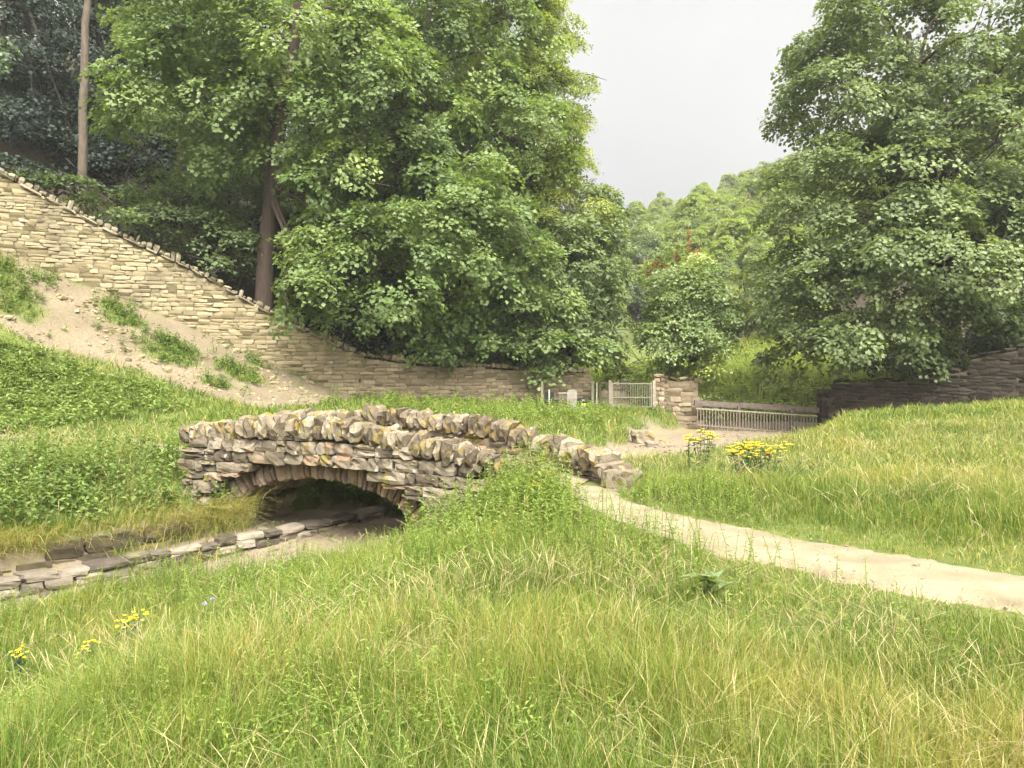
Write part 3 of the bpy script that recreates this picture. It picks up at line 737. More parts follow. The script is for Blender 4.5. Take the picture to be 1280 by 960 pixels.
pier('stone_pier', (pr[0], pr[1]), .26, .3, -1.4, .42, 'walldark', 'dark stone pier where the timber beam of the water gate ends', 51, cap=False)
# wall between gate and water gate
wa, wb = P(822, 512, 36.2), P(874, 530, 36.0)
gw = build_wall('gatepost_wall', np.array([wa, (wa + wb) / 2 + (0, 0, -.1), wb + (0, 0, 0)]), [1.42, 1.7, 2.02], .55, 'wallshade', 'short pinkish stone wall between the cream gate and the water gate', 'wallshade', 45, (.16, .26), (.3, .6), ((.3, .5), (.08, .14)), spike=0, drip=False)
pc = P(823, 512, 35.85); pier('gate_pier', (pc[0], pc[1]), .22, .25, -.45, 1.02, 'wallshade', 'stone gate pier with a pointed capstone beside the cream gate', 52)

# ------------------------------------------------------------------ stream ledge stones
def along_stream(s_off, y0, y1, n=60):
    """points of the built part of the stream at signed distance s_off from its centreline"""
    p = ST[:9, :2]; d = np.r_[0, np.cumsum(np.hypot(*np.diff(p, axis=0).T))]; u = np.linspace(0, d[-1], n)
    q = np.stack([np.interp(u, d, p[:, 0]), np.interp(u, d, p[:, 1])], -1)
    t = unit(np.gradient(q, axis=0)); nrm = np.stack([-t[:, 1], t[:, 0]], -1)
    q = q + nrm * s_off
    return q[(q[:, 1] > y0) & (q[:, 1] < y1)]
KL = Line(along_stream(.78, 7.5, 17.0, 90))
rng = np.random.default_rng(71); b = Bag()
for (z0, h, dep, wr) in ((-1.42, .16, .34, (.2, .45)), (-1.26, .15, .34, (.2, .5)), (-1.11, .12, .38, (.25, .6))):
    u = 0
    while u < KL.L:
        w = rng.uniform(*wr); m_ = np.array([u + w / 2]); t3, n3 = KL.frame(m_); p = KL.at(m_)
        C = np.array([[p[0, 0], p[0, 1], z0 + h / 2 + rng.normal(0, .012)]]) + n3 * (dep / 2 - .06 + rng.normal(0, .025))
        v, q, t = stones(C, t3 + rng.normal(0, .04, 3), n3, np.array([[rng.normal(0, .05), rng.normal(0, .05), 1.]]), np.array([[w / 2 * .975, dep / 2, h / 2 * rng.uniform(.85, 1.1)]]), rng, SF3, .05); b.add(v, q, t); u += w
kb = b.build('stone_ledge', G['kerb'], origin=(-4.6, 12.6, -1.3)); tag(kb, 'low ledge of flat stones edging the dry stream into the arch', 'stone ledge')
ML = Line(along_stream(1.12, 7.5, 13.9))
b = Bag(); v, q, t = rubble_wall(ML, .35, lambda u: np.full(np.shape(u), -1.15), lambda u: -.66 + .09 * np.sin(u * 2.1), np.random.default_rng(72), (.15, .25), (.28, .7), rough=.06, tmpl=SF3, fit=.99, jut=.05, split=.0); b.add(v, q, t)
mw = b.build('mossy_revetment', G['mossy'], origin=(-5.2, 13.2, -1.1)); tag(mw, 'mossy low retaining wall behind the flat ledge below the nettle bank', 'retaining wall')
# loose rocks
def rock(name, c, r, label, seed, mat='kerb', group=None, n=3):
    rng = np.random.default_rng(seed); b = Bag()
    tm = _stone_template(4)
    v, q, t = stones(np.array([c]), unit(np.array([[1, .3 * rng.normal(), .1]])), unit(np.array([[-.3, 1, 0.]])), np.array([[0, 0, 1.]]), np.array([r]), rng, tm, .09, np.array([.65])); b.add(v, q, t)
    o = b.build(name, G[mat], origin=tuple(c)); tag(o, label, 'rock', group); return o
a = P(803, 538, 29.5); rock('boulder', np.array([a[0], a[1], H(a[0], a[1]) + .2]), (.36, .3, .28), 'squared pale boulder at the tip of the grassy bank by the stream bed', 81, 'coping')
a = P(814, 546, 28.5); rock('boulder', np.array([a[0], a[1], H(a[0], a[1]) + .08]), (.22, .2, .14), 'small low boulder on the stream bed in front of the squared boulder', 83, 'kerb')
a = P(679, 612, 12.5); rock('flat_stone', np.array([a[0], a[1], .09]), (.22, .15, .06), 'flat pale stone lying at the near parapet end beside the path', 82, 'coping')

# ------------------------------------------------------------------ gates, posts and signs at the far wall
gz = -.34
def gp(px, d=35.6): return (px - 640) / 1000 * d
ga = empty('field_gate', (gp(790), 35.6, gz), 'wide cream metal barred gate across the gravel track', 'gate')
b = Bag(); b.box((gp(762.5), 35.6, gz + .62), (.065, .065, .66)); b.build('post', G['woodpale'], ga)
b = Bag(); b.box((gp(817.5), 35.6, gz + .63), (.07, .07, .66)); b.build('post', G['woodpale'], ga)
x0, x1 = gp(765), gp(814.5); xm = gp(789.5)
b = Bag()
for z in (1.14, .52, .10): b.bar((x0, 35.6, gz + z), (x1, 35.6, gz + z), .022)
for x in (x0 + .02, x1 - .02): b.bar((x, 35.6, gz + .09), (x, 35.6, gz + 1.2), .028)
b.build('frame', G['gate'], ga)
n = 17
for k in range(1, n):
    x = x0 + (x1 - x0) * k / n; b = Bag(); b.bar((x, 35.6, gz + .11), (x, 35.6, gz + 1.13), .008 if k < 8 else .012); b.build('bar', G['gate'], ga)
kg = empty('side_gate', (gp(751), 35.55, gz), 'narrow dark brown framed side gate next to the cream gate', 'gate')
b = Bag()
for x in (gp(749.8), gp(760.2)): b.bar((x, 35.55, gz), (x, 35.55, gz + 1.18), .028)
for z in (.1, .55, 1.16): b.bar((gp(749.8), 35.55, gz + z), (gp(760.2), 35.55, gz + z), .028)
b.build('frame', G['gatedark'], kg)
b = Bag()
for k in range(1, 4):
    x = gp(749.8) + (gp(760.2) - gp(749.8)) * k / 4; b.bar((x, 35.55, gz + .1), (x, 35.55, gz + .54), .008)
b.build('bar', G['gatedark'], kg)
po = Bag(); po.box((gp(740.5), 35.5, gz + .58), (.055, .055, .62)); o = po.build('gate_post', G['gate'], origin=(gp(740.5), 35.5, gz)); tag(o, 'pale yellowish square post at the wall end beside the side gate', 'post')
po = Bag(); po.box((gp(746), 35.6, gz + .6), (.025, .025, .6)); o = po.build('thin_post', G['white'], origin=(gp(746), 35.6, gz)); tag(o, 'thin white upright between yellowish post and dark side gate', 'post')
a = P(677.5, 509, 34.2); po = Bag(); po.box((a[0], a[1], H(a[0], a[1]) + .5), (.05, .05, .62)); o = po.build('wooden_post', G['woodpale'], origin=(a[0], a[1], H(a[0], a[1]))); tag(o, 'bare slim wooden post standing against the brown wall', 'post')
# black twin boards on a white stake
a = P(687, 514, 32.0); zb = H(a[0], a[1]) + .16
s = empty('marker_sign', (a[0], a[1], zb), 'two black panels on a slim white stake in front of the brown wall', 'sign')
b = Bag(); b.box((a[0] - .02, a[1] - .06, zb + .36), (.028, .02, .42)); b.build('stake', G['white'], s)
b = Bag(); b.box((a[0] - .125, a[1], zb + .40), (.085, .02, .26)); b.build('panel', G['black'], s)
b = Bag(); b.box((a[0] + .095, a[1], zb + .40), (.085, .02, .26)); b.build('panel', G['black'], s)
# notice board
a = P(715, 511, 33.6); zb = H(a[0], a[1])
s = empty('notice_board', (a[0], a[1], zb), 'pale grey notice board with lines of print beside the dark green bin', 'sign')
b = Bag(); b.box((a[0], a[1], zb + .46), (.20, .04, .44)); b.box((a[0], a[1], zb + .92), (.15, .04, .03)); b.build('panel', G['board'], s)
b = Bag()
for k, (z, w) in enumerate(((.76, .15), (.70, .13), (.60, .15), (.54, .15), (.48, .11))): b.box((a[0], a[1] - .043, zb + z), (w, .004, .016))
b.build('print', G['ink'], s)
a2 = P(704, 508, 34.2); zb2 = H(a2[0], a2[1])
s = empty('wooden_box', (a2[0], a2[1], zb2), 'low brown wooden box between the slim post and the notice board', 'box')
b = Bag(); b.box((a2[0], a2[1], zb2 + .36), (.20, .18, .36)); b.build('carcass', G['wood'], s)
b = Bag(); b.box((a2[0], a2[1], zb2 + .745), (.23, .21, .025)); b.build('lid', G['woodpale'], s)
a = P(728, 509, 33.8); zb = H(a[0], a[1])
s = empty('litter_bin', (a[0], a[1], zb), 'dark green litter bin with black lid and yellow sticker by the wall end', 'bin')
b = Bag(); b.tube([(a[0], a[1], zb), (a[0], a[1], zb + .2), (a[0], a[1], zb + .46)], [.19, .21, .23], 14); b.build('body', G['green'], s, smooth=False)
b = Bag(); b.tube([(a[0], a[1], zb + .45), (a[0], a[1], zb + .50), (a[0], a[1], zb + .58), (a[0], a[1], zb + .62)], [.25, .25, .2, .09], 14); b.build('lid', G['black'], s)
b = Bag(); b.box((a[0] + .03, a[1] - .225, zb + .36), (.10, .008, .05)); b.box((a[0] + .03, a[1] - .232, zb + .28), (.05, .008, .04), mi=1); b.build('sticker', [G['sticker'], G['white']], s)
# small board beyond the gate
a = P(780, 497, 41); zb = H(a[0], a[1])
s = empty('trail_sign', (a[0], a[1], zb), 'small grey board on two legs beside the track beyond the gate', 'sign')
b = Bag(); b.box((a[0], a[1], zb + .72), (.17, .02, .2)); b.build('panel', G['board'], s)
for sx in (-.12, .12):
    b = Bag(); b.box((a[0] + sx, a[1] + .03, zb + .35), (.02, .02, .36)); b.build('leg', G['woodpale'], s)

# water gate: timber beam over iron palings
wg = empty('water_gate', tuple(P(945, 545, 35.5)), 'timber beamed grating of thin upright palings across the dry stream', 'fence')
A0, A1, A2 = P(868, 503.5, 35.6), P(925, 507, 35.6), P(1024, 512.5, 35.1)
b = Bag(); b.bar(A0, A1, .115, .09); b.build('beam', G['wood'], wg)
b = Bag(); b.bar(A1 + (0, .05, .02), A2, .115, .09); b.build('beam', G['wood'], wg)
r0, r1 = P(870, 510.5, 35.4), P(1022, 520, 34.9)
b = Bag(); b.bar(r0, r1, .03); b.build('top_rail', G['ironpale'], wg)
s0, s1 = P(870, 531, 35.4), P(1020, 543, 34.9)
b = Bag(); b.bar(s0, s1, .03); b.build('bottom_rail', G['iron'], wg)
for k in range(40):
    f = (k + .5) / 40; x = r0 + (r1 - r0) * f; y = s0 + (s1 - s0) * f
    b = Bag(); b.bar((x[0], x[1], x[2] + .02), (x[0] + R.normal(0, .01), y[1], y[2] - .12), .02, .02); b.build('paling', G['iron'], wg)
for f in (.36, .78):
    x = A0 + (A2 - A0) * f; b = Bag(); b.box((x[0], x[1] + .02, x[2] - .55), (.06, .06, .52)); b.build('post', G['wood'], wg)

# ------------------------------------------------------------------ foliage
def leaf_quads(C, D, Nn, L, W, fold, droop):
    D = unit(D); S = unit(np.cross(D, Nn)); Nn = np.cross(S, D)
    a = C; m = C + D * (L * .48)[:, None]
    l = m + S * (W * .5)[:, None] + Nn * (fold * W)[:, None]
    r = m - S * (W * .5)[:, None] + Nn * (fold * W)[:, None]
    t = C + D * L[:, None] - Nn * (droop * L)[:, None]
    V = np.stack([a, r, t, l], 1).reshape(-1, 3)
    return V, np.arange(len(V)).reshape(-1, 4)

def fib(n, rng):
    i = np.arange(n) + .5; ph = np.arccos(1 - 2 * i / n); th = np.pi * (1 + 5 ** .5) * i + rng.uniform(0, 6.28)
    return np.stack([np.cos(th) * np.sin(ph), np.sin(th) * np.sin(ph), np.cos(ph)], -1)

def crown(rng, envs, lobe=(.9, 1.7), flat=.72, cover=1.0, sprays=16, leaves=31, spray_r=(.38, .7), leaf=(.13, .22), inner=.15, keep=None, tint_bias=0.0, zmin=None, updir=.9, below=.35, gaps=.62):
    """envs: list of (centre, radii). Returns V,Q,tint,lobe centres"""
    LC = []; LN = []; LR = []
    for i, (c, r) in enumerate(envs):
        c = np.array(c, float); r = np.array(r, float)
        area = 4 * np.pi * (((r[0] * r[1]) ** 1.6 + (r[0] * r[2]) ** 1.6 + (r[1] * r[2]) ** 1.6) / 3) ** (1 / 1.6)
        lr = (lobe[0] + lobe[1]) / 2
        n = max(6, int(cover * area / (2.2 * lr * lr)))
        d = fib(n, rng) + rng.normal(0, .12, (n, 3)); d = unit(d)
        k = rng.uniform(.72, 1.04, n)
        p = c + d * r * k[:, None]; nn = unit(d / r)
        ok = np.ones(n, bool)
        ok &= (nn[:, 2] > -.55) | (rng.uniform(size=n) < below)
        for j, (c2, r2) in enumerate(envs):
            if j != i: ok &= ((((p - c2) / r2) ** 2).sum(1) > .45)
        if zmin is not None: ok &= p[:, 2] > zmin
        LC.append(p[ok]); LN.append(nn[ok]); LR.append(rng.uniform(*lobe, ok.sum()))
    LC = np.concatenate(LC); LN = np.concatenate(LN); LR = np.concatenate(LR)
    lt = rng.normal(0, .13, len(LC))
    m = np.maximum(3, (sprays * (LR / np.mean(LR)) ** 2)).astype(int)
    idx = np.repeat(np.arange(len(LC)), m); n = len(idx)
    d = unit(rng.normal(0, 1, (n, 3)) + LN[idx] * .9 + np.array([0, 0, .5]))
    rad = np.where(rng.uniform(size=n) < inner, rng.uniform(.1, .7, n), rng.uniform(.75, 1.08, n))
    out = unit(d * np.array([1, 1, .5]) + 1e-4)
    SC = LC[idx] + d * np.array([1, 1, flat]) * (LR[idx] * rad)[:, None]
    SC[:, 2] -= .12 * LR[idx] * (d[:, 0] ** 2 + d[:, 1] ** 2)
    SN = unit(d * .75 + np.array([0, 0, updir * .8]) + rng.normal(0, .18, (n, 3)))
    SR = rng.uniform(*spray_r, n); stn = lt[idx] + rng.normal(0, .07, n)
    ph = rng.uniform(0, 6.28, 9)
    gap_n = sum(np.sin(SC @ kv * 2.1 + ph[i]) for i, kv in enumerate(unit(rng.normal(0, 1, (5, 3))) * rng.uniform(.5, 1.2, (5, 1)))) / 2.2
    def _keep(c, f=keep): return (gap_n < gaps) & (True if f is None else f(c))
    if True:
        ok = _keep(SC); SC, SN, SR, stn, out = SC[ok], SN[ok], SR[ok], stn[ok], out[ok]; n = len(SC)
    # leaves of each spray
    kk = rng.integers(int(leaves * .7), int(leaves * 1.3) + 1, n); si = np.repeat(np.arange(n), kk); N_ = len(si)
    e1 = unit(np.cross(SN, np.array([.3, .9, .1]))); e2 = np.cross(SN, e1)
    a = rng.uniform(0, 2 * np.pi, N_); q = np.sqrt(rng.uniform(0, 1, N_))
    dirs = e1[si] * np.cos(a)[:, None] + e2[si] * np.sin(a)[:, None]
    Cn = SC[si] + dirs * (q * SR[si])[:, None] + SN[si] * (rng.normal(0, .1, N_) * SR[si] - .18 * q * q * SR[si])[:, None]
    D = unit(dirs + out[si] * .6 + rng.normal(0, .45, (N_, 3)) + np.array([0, 0, -.28]))
    LNrm = unit(SN[si] + rng.normal(0, .22, (N_, 3)))
    Ls = rng.uniform(*leaf, N_)
    V, Q = leaf_quads(Cn, D, LNrm, Ls, Ls * rng.uniform(.75, 1.05, N_), rng.uniform(-.12, .14, N_), rng.uniform(0, .25, N_))
    tint = np.clip(.48 + tint_bias + stn[si] + rng.normal(0, .07, N_), 0, 1)
    return V, Q, tint, LC

def limb(a, b, r0, r1, rng, n=7, sag=.15, up=.25):
    a = np.array(a, float); b = np.array(b, float); L = np.linalg.norm(b - a); u = np.linspace(0, 1, n)
    p = a + (b - a) * u[:, None]
    p[:, 2] += np.sin(u * np.pi) * L * up * .35
    w = rng.normal(0, .035 * L, (n, 3)); w[0] = 0; w[-1] *= .5
    w[1:-1] = (w[:-2] + w[1:-1] + w[2:]) / 3
    return p + w, r0 + (r1 - r0) * u ** .8

def tree(name, label, envs, trunk, radii, leafmat, barkmat, rng, cat='tree', group=None, nlimb=14, limbr=.11, extra_limbs=(), **kw):
    base = trunk[0]
    o = empty(name, tuple(base), label, cat, group)
    V, Q, T, LC = crown(rng, envs, **kw)
    mk('crown', V, Q, G[leafmat], o, T)
    b = Bag(); tp = resample(np.asarray(trunk), 14); rr = np.interp(np.linspace(0, 1, 14), np.linspace(0, 1, len(radii)), radii)
    tp[1:-1, :2] += rng.normal(0, .04, (12, 2)) * min(1, radii[0] * 3)
    tp = np.vstack([tp[:1] - (0, 0, .5), tp]); rr = np.r_[rr[0] * 1.35, rr]; rr[1] *= 1.12
    b.tube(tp, rr, 12)
    if nlimb:
        sel = rng.choice(len(LC), min(nlimb, len(LC)), replace=False)
        for k in sel:
            tgt = LC[k]; zt = tgt[2] - .35 * np.linalg.norm((tgt - tp[7])[:2])
            i = int(np.clip(np.searchsorted(tp[:, 2], zt), 4, len(tp) - 2))
            p, r = limb(tp[i], tgt, min(limbr, rr[i] * .6), .025, rng); b.tube(p, r, 6)
            for _ in range(2):
                j = rng.integers(3, 6); e = tgt + rng.normal(0, 1.0, 3); pp, r2 = limb(p[j], e, r[j] * .7, .012, rng, 5); b.tube(pp, r2, 5)
    for pts, r in extra_limbs: b.tube(resample(np.asarray(pts), 9), np.interp(np.linspace(0, 1, 9), np.linspace(0, 1, len(r)), r), 8)
    b.build('trunk', G[barkmat], o, smooth=True)
    return o

def E(px, py, d, rx, ry, rz):
    """crown mass: centre seen at px,py at d metres; rx, rz in photo pixels there, ry in metres"""
    return (P(px, py, d), (rx * d / 1000, ry, rz * d / 1000))
def onground(px, d, dz=0):
    x = (px - 640) / 1000 * d
    return np.array([x, d, float(H(np.array([x]), np.array([float(d)]))[0]) + dz])

rg = lambda s: np.random.default_rng(s)
# big sycamore behind the long wall
tb = onground(328, 34)
tree('sycamore_tree', 'tall sycamore with bare dark trunk and low hanging boughs behind the long wall',
     [E(330, 20, 34, 170, 4.5, 110), E(235, 130, 32.5, 85, 2.6, 75), E(450, 150, 34, 120, 4, 110), E(400, 60, 31.5, 100, 2.5, 75), E(470, 335, 31.6, 105, 2.3, 62), E(560, 300, 32.8, 90, 2.8, 90), E(405, 372, 31.2, 58, 1.6, 40), E(430, 230, 32, 60, 1.8, 40)],
     [tb, P(331, 320, 34), P(340, 230, 34), P(345, 170, 34), P(362, 90, 34), P(372, 20, 34), P(378, -70, 34)], [.36, .34, .31, .29, .27, .22, .14], 'syc', 'barkred', rg(101), nlimb=26, limbr=.13,
     lobe=(.8, 1.5), sprays=17, leaves=32, cover=1.05, extra_limbs=[([P(370, 20, 34), P(410, 10, 33.4), P(455, 14, 33), P(490, 22, 32.6)], [.13, .10, .06, .03]), ([P(343, 200, 34), P(380, 190, 33.2), P(430, 200, 32.5)], [.12, .08, .03])], tint_bias=.04, keep=lambda c: ~((np.abs(640 + c[:, 0] / c[:, 1] * 1000 - np.interp(c[:, 2], [2, 9, 11.5, 14, 17], [332, 340, 345, 362, 374])) < np.interp(c[:, 2], [8.5, 10], [17, 13])) & (c[:, 1] < 35)))
# sycamore next to it, making most of the middle of the mass
tb = onground(497, 38)
tree('sycamore_tree', 'broad sycamore filling the middle of the wood above the brown wall',
     [E(560, 40, 38, 120, 4.5, 120), E(620, 190, 37.5, 95, 4, 90), E(520, 210, 37, 90, 3.4, 80), E(600, 350, 35.8, 105, 3.0, 80), E(520, 400, 35.4, 70, 2.0, 45)],
     [tb, P(500, 260, 38), P(506, 120, 38), P(540, 0, 38)], [.40, .33, .26, .12], 'syc', 'bark', rg(102), nlimb=20, lobe=(.8, 1.5), sprays=17, leaves=32, tint_bias=-.02)
tb = onground(668, 41)
tree('beech_tree', 'fine leaved yellowish beech at the edge of the sky above the wood',
     [E(640, 60, 41, 62, 4, 75), E(672, 165, 41, 62, 3.6, 100), E(690, 270, 40.5, 60, 3.4, 75), E(655, 15, 42, 40, 2.5, 50)],
     [tb, P(668, 250, 41), P(655, 60, 41)], [.30, .22, .08], 'beech', 'bark', rg(103), nlimb=16, lobe=(.6, 1.2), flat=.4, sprays=17, leaves=30, leaf=(.09, .15), spray_r=(.3, .6), tint_bias=.08)
tb = onground(715, 39)
tree('sycamore_tree', 'shorter grey green sycamore spreading over the side gate',
     [E(705, 345, 38.3, 62, 2.8, 72), E(735, 300, 41, 36, 2.2, 65), E(670, 425, 36.6, 72, 1.9, 36), E(738, 400, 38.5, 26, 1.8, 55)],
     [tb, P(712, 400, 39), P(705, 300, 39)], [.22, .16, .06], 'sycgrey', 'bark', rg(104), nlimb=12, lobe=(.7, 1.3), flat=.6, sprays=15, leaves=30, tint_bias=0)
# maple with layered sprays over the wall
tb = onground(640, 37.5)
tree('maple_tree', 'low layered maple with flat sprays drooping onto the brown wall',
     [E(600, 425, 35.6, 70, 1.8, 32), E(690, 440, 35.4, 62, 1.5, 30), E(640, 385, 36.2, 60, 1.8, 34)],
     [tb, P(645, 420, 37), P(640, 380, 36.6)], [.13, .1, .04], 'syc', 'bark', rg(105), nlimb=10, lobe=(.7, 1.3), flat=.28, sprays=13, leaves=22, updir=1.5, tint_bias=0)
# young tree behind the gate wall, with russet seed spikes
tb = onground(868, 39)
yt = tree('young_sycamore', 'round young sycamore with russet spikes on top behind the pinkish wall',
     [E(862, 385, 38.5, 60, 2.4, 56), E(850, 350, 38.5, 36, 1.7, 40), E(870, 425, 37.0, 56, 1.2, 34), E(885, 450, 37.6, 48, 1.8, 32), E(838, 405, 38.3, 26, 1.5, 28), E(890, 482, 37.4, 24, 1.0, 18), E(862, 372, 37.4, 44, 1.4, 40), E(864, 405, 37.8, 40, 1.0, 30)],
     [tb, P(868, 440, 39), P(858, 350, 38.6)], [.16, .12, .04], 'young', 'bark', rg(106), nlimb=12, lobe=(.6, 1.1), flat=.5, sprays=16, leaves=29, leaf=(.11, .18), tint_bias=.22)
b = Bag(); rng = rg(7)
for (px, py, h) in ((861, 286, 1.2), (823, 318, 1.0), (816, 330, .8), (846, 306, .8), (829, 330, .8), (870, 312, .7), (837, 335, .7), (812, 340, .6)):
    c0 = P(px, py, 38.3); n = 90; u = rng.uniform(0, 1, n)
    C = c0 + np.stack([rng.normal(0, .05, n), rng.normal(0, .05, n), -u * h], -1)
    v, q = leaf_quads(C, unit(rng.normal(0, 1, (n, 3)) + (0, 0, .6)), unit(rng.normal(0, 1, (n, 3))), rng.uniform(.09, .15, n), rng.uniform(.05, .09, n), np.zeros(n), np.zeros(n)); b.add(v, q, rng.uniform(0, 1, n))
    b.add(*tube([c0 - (0, 0, h + .6), c0], [.015, .008], 5), tint=.2)
b.build('seed_spike', G['red'], yt)
# big tree over the shaded wall
tb = onground(1193, 36)
tree('big_sycamore', 'huge grey green sycamore with dark limbs above the shaded wall',
     [E(1160, 60, 36, 140, 4.5, 105), E(1055, 120, 36, 62, 3, 85), E(1250, 180, 34.5, 130, 4, 100), E(1120, 245, 34.5, 125, 3.6, 72), E(1048, 265, 36, 78, 3, 85), E(1200, 330, 32.8, 130, 3, 75), E(1085, 375, 33.8, 105, 3.0, 60), E(1075, 436, 34.2, 75, 2.0, 26), E(1180, 405, 32.8, 105, 2.2, 30), E(1330, 330, 33, 110, 3, 130), E(1002, 370, 36, 38, 2.4, 72), E(1015, 446, 35.5, 30, 1.4, 18)],
     [tb, P(1190, 420, 36), P(1180, 330, 36), P(1165, 240, 36), P(1145, 150, 36), P(1135, 40, 36)], [.42, .40, .35, .30, .26, .12], 'sycgrey', 'barkred', rg(107), nlimb=40, limbr=.14,
     lobe=(.85, 1.6), flat=.62, sprays=17, leaves=32, tint_bias=0,
     extra_limbs=[([P(1172, 250, 35.6), P(1195, 170, 34.4), P(1230, 105, 33.8), P(1290, 45, 33.4)], [.20, .17, .14, .07]), ([P(1160, 200, 36), P(1110, 130, 35), P(1050, 145, 34.5)], [.14, .10, .04]), ([P(1150, 170, 36), P(1230, 90, 36), P(1240, 0, 36)], [.14, .1, .05])])
# yellow green trees standing between that tree and the hill
for i, (px, py, d, rx, rz, lab) in enumerate([(985, 345, 62, 30, 52, 'tall yellow green ash between the young sycamore and the huge sycamore')]):
    tb = onground(px, d)
    tree('ash_tree', lab, [E(px, py, d, rx, 2.4, rz), E(px + 8, py + rz, d, rx * 1.1, 2.2, rz * .7)], [tb, P(px, py + 30, d), P(px, py - 20, d)], [.2, .15, .05], 'bright', 'bark', rg(120 + i), nlimb=8, lobe=(.7, 1.2), sprays=14, leaves=26, leaf=(.13, .22), cover=.8, tint_bias=-.05)
# understorey shrubs between long wall and sycamore
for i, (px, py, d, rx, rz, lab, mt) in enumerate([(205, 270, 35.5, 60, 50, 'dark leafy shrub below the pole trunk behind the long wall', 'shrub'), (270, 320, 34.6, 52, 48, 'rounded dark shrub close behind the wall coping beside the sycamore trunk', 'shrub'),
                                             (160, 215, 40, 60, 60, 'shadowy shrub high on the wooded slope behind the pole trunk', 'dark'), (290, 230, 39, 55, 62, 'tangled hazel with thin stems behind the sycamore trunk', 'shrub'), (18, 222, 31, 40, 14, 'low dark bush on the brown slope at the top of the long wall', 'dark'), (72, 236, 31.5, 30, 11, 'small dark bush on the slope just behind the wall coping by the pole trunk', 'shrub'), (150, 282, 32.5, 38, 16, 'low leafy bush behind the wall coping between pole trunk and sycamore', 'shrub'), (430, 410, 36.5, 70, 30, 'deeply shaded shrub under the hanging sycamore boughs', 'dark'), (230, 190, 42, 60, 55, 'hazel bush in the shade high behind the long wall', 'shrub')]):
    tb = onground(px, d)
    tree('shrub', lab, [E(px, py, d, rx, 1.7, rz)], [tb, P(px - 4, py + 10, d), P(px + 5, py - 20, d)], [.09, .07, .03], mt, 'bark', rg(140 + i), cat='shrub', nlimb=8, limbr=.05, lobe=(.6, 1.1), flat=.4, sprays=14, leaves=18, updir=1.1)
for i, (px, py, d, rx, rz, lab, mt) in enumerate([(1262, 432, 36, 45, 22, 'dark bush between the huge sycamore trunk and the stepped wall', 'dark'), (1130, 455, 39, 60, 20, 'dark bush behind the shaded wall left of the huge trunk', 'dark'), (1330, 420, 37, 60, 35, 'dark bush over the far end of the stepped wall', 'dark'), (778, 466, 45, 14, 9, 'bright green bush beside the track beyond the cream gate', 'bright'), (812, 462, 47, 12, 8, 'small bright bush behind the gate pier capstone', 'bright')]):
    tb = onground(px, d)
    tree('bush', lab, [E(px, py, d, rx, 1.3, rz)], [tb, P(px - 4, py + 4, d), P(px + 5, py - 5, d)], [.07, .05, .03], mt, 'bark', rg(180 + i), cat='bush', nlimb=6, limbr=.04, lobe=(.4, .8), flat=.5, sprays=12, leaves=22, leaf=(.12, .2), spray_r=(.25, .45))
# pole trunk
tb = onground(102, 34.5); tp = P(112, -60, 34.5)
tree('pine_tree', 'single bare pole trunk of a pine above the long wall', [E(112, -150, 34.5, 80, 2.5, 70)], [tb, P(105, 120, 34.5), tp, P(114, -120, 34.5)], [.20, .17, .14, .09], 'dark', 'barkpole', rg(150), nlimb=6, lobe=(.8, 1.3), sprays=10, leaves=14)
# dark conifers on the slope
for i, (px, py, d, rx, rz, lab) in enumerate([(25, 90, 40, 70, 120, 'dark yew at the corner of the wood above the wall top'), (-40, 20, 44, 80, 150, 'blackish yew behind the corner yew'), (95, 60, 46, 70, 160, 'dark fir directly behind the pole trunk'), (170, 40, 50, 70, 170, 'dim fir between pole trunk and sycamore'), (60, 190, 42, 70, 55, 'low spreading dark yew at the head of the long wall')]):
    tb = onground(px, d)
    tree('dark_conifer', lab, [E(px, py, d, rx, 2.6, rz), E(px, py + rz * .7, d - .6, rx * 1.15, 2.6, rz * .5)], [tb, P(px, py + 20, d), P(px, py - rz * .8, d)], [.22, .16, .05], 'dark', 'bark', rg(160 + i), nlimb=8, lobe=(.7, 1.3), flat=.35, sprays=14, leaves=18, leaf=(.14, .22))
# wood behind the front rank: full trees, in shade, closing the view up the slope
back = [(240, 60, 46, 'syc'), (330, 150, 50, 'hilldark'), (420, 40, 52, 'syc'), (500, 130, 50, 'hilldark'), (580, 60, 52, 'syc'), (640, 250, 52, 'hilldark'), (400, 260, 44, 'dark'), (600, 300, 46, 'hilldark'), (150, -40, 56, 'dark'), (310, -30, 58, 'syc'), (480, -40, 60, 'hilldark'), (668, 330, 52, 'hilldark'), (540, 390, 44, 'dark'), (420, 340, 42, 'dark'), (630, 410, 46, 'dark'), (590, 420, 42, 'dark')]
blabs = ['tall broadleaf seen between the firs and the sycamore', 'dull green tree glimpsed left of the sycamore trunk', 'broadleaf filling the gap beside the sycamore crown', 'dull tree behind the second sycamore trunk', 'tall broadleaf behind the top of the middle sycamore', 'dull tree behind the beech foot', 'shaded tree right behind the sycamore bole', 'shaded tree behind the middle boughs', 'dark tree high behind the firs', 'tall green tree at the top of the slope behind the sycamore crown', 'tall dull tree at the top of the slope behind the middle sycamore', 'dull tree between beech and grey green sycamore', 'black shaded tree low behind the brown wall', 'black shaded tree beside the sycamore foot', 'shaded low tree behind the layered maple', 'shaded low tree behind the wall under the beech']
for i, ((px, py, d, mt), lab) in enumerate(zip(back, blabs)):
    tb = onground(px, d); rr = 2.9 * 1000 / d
    tree('woodland_tree', lab, [E(px, py, d, rr * 1.25, 2.8, rr * 1.4), E(px + 10, py + rr * 1.6, d, rr, 2.4, rr)], [tb, P(px, py + 40, d), P(px, py - 40, d)], [.24, .16, .06], mt, 'bark', rg(200 + i), nlimb=6, lobe=(.9, 1.6), sprays=11, leaves=15, leaf=(.2, .32), group='trees filling the wood behind the walls')
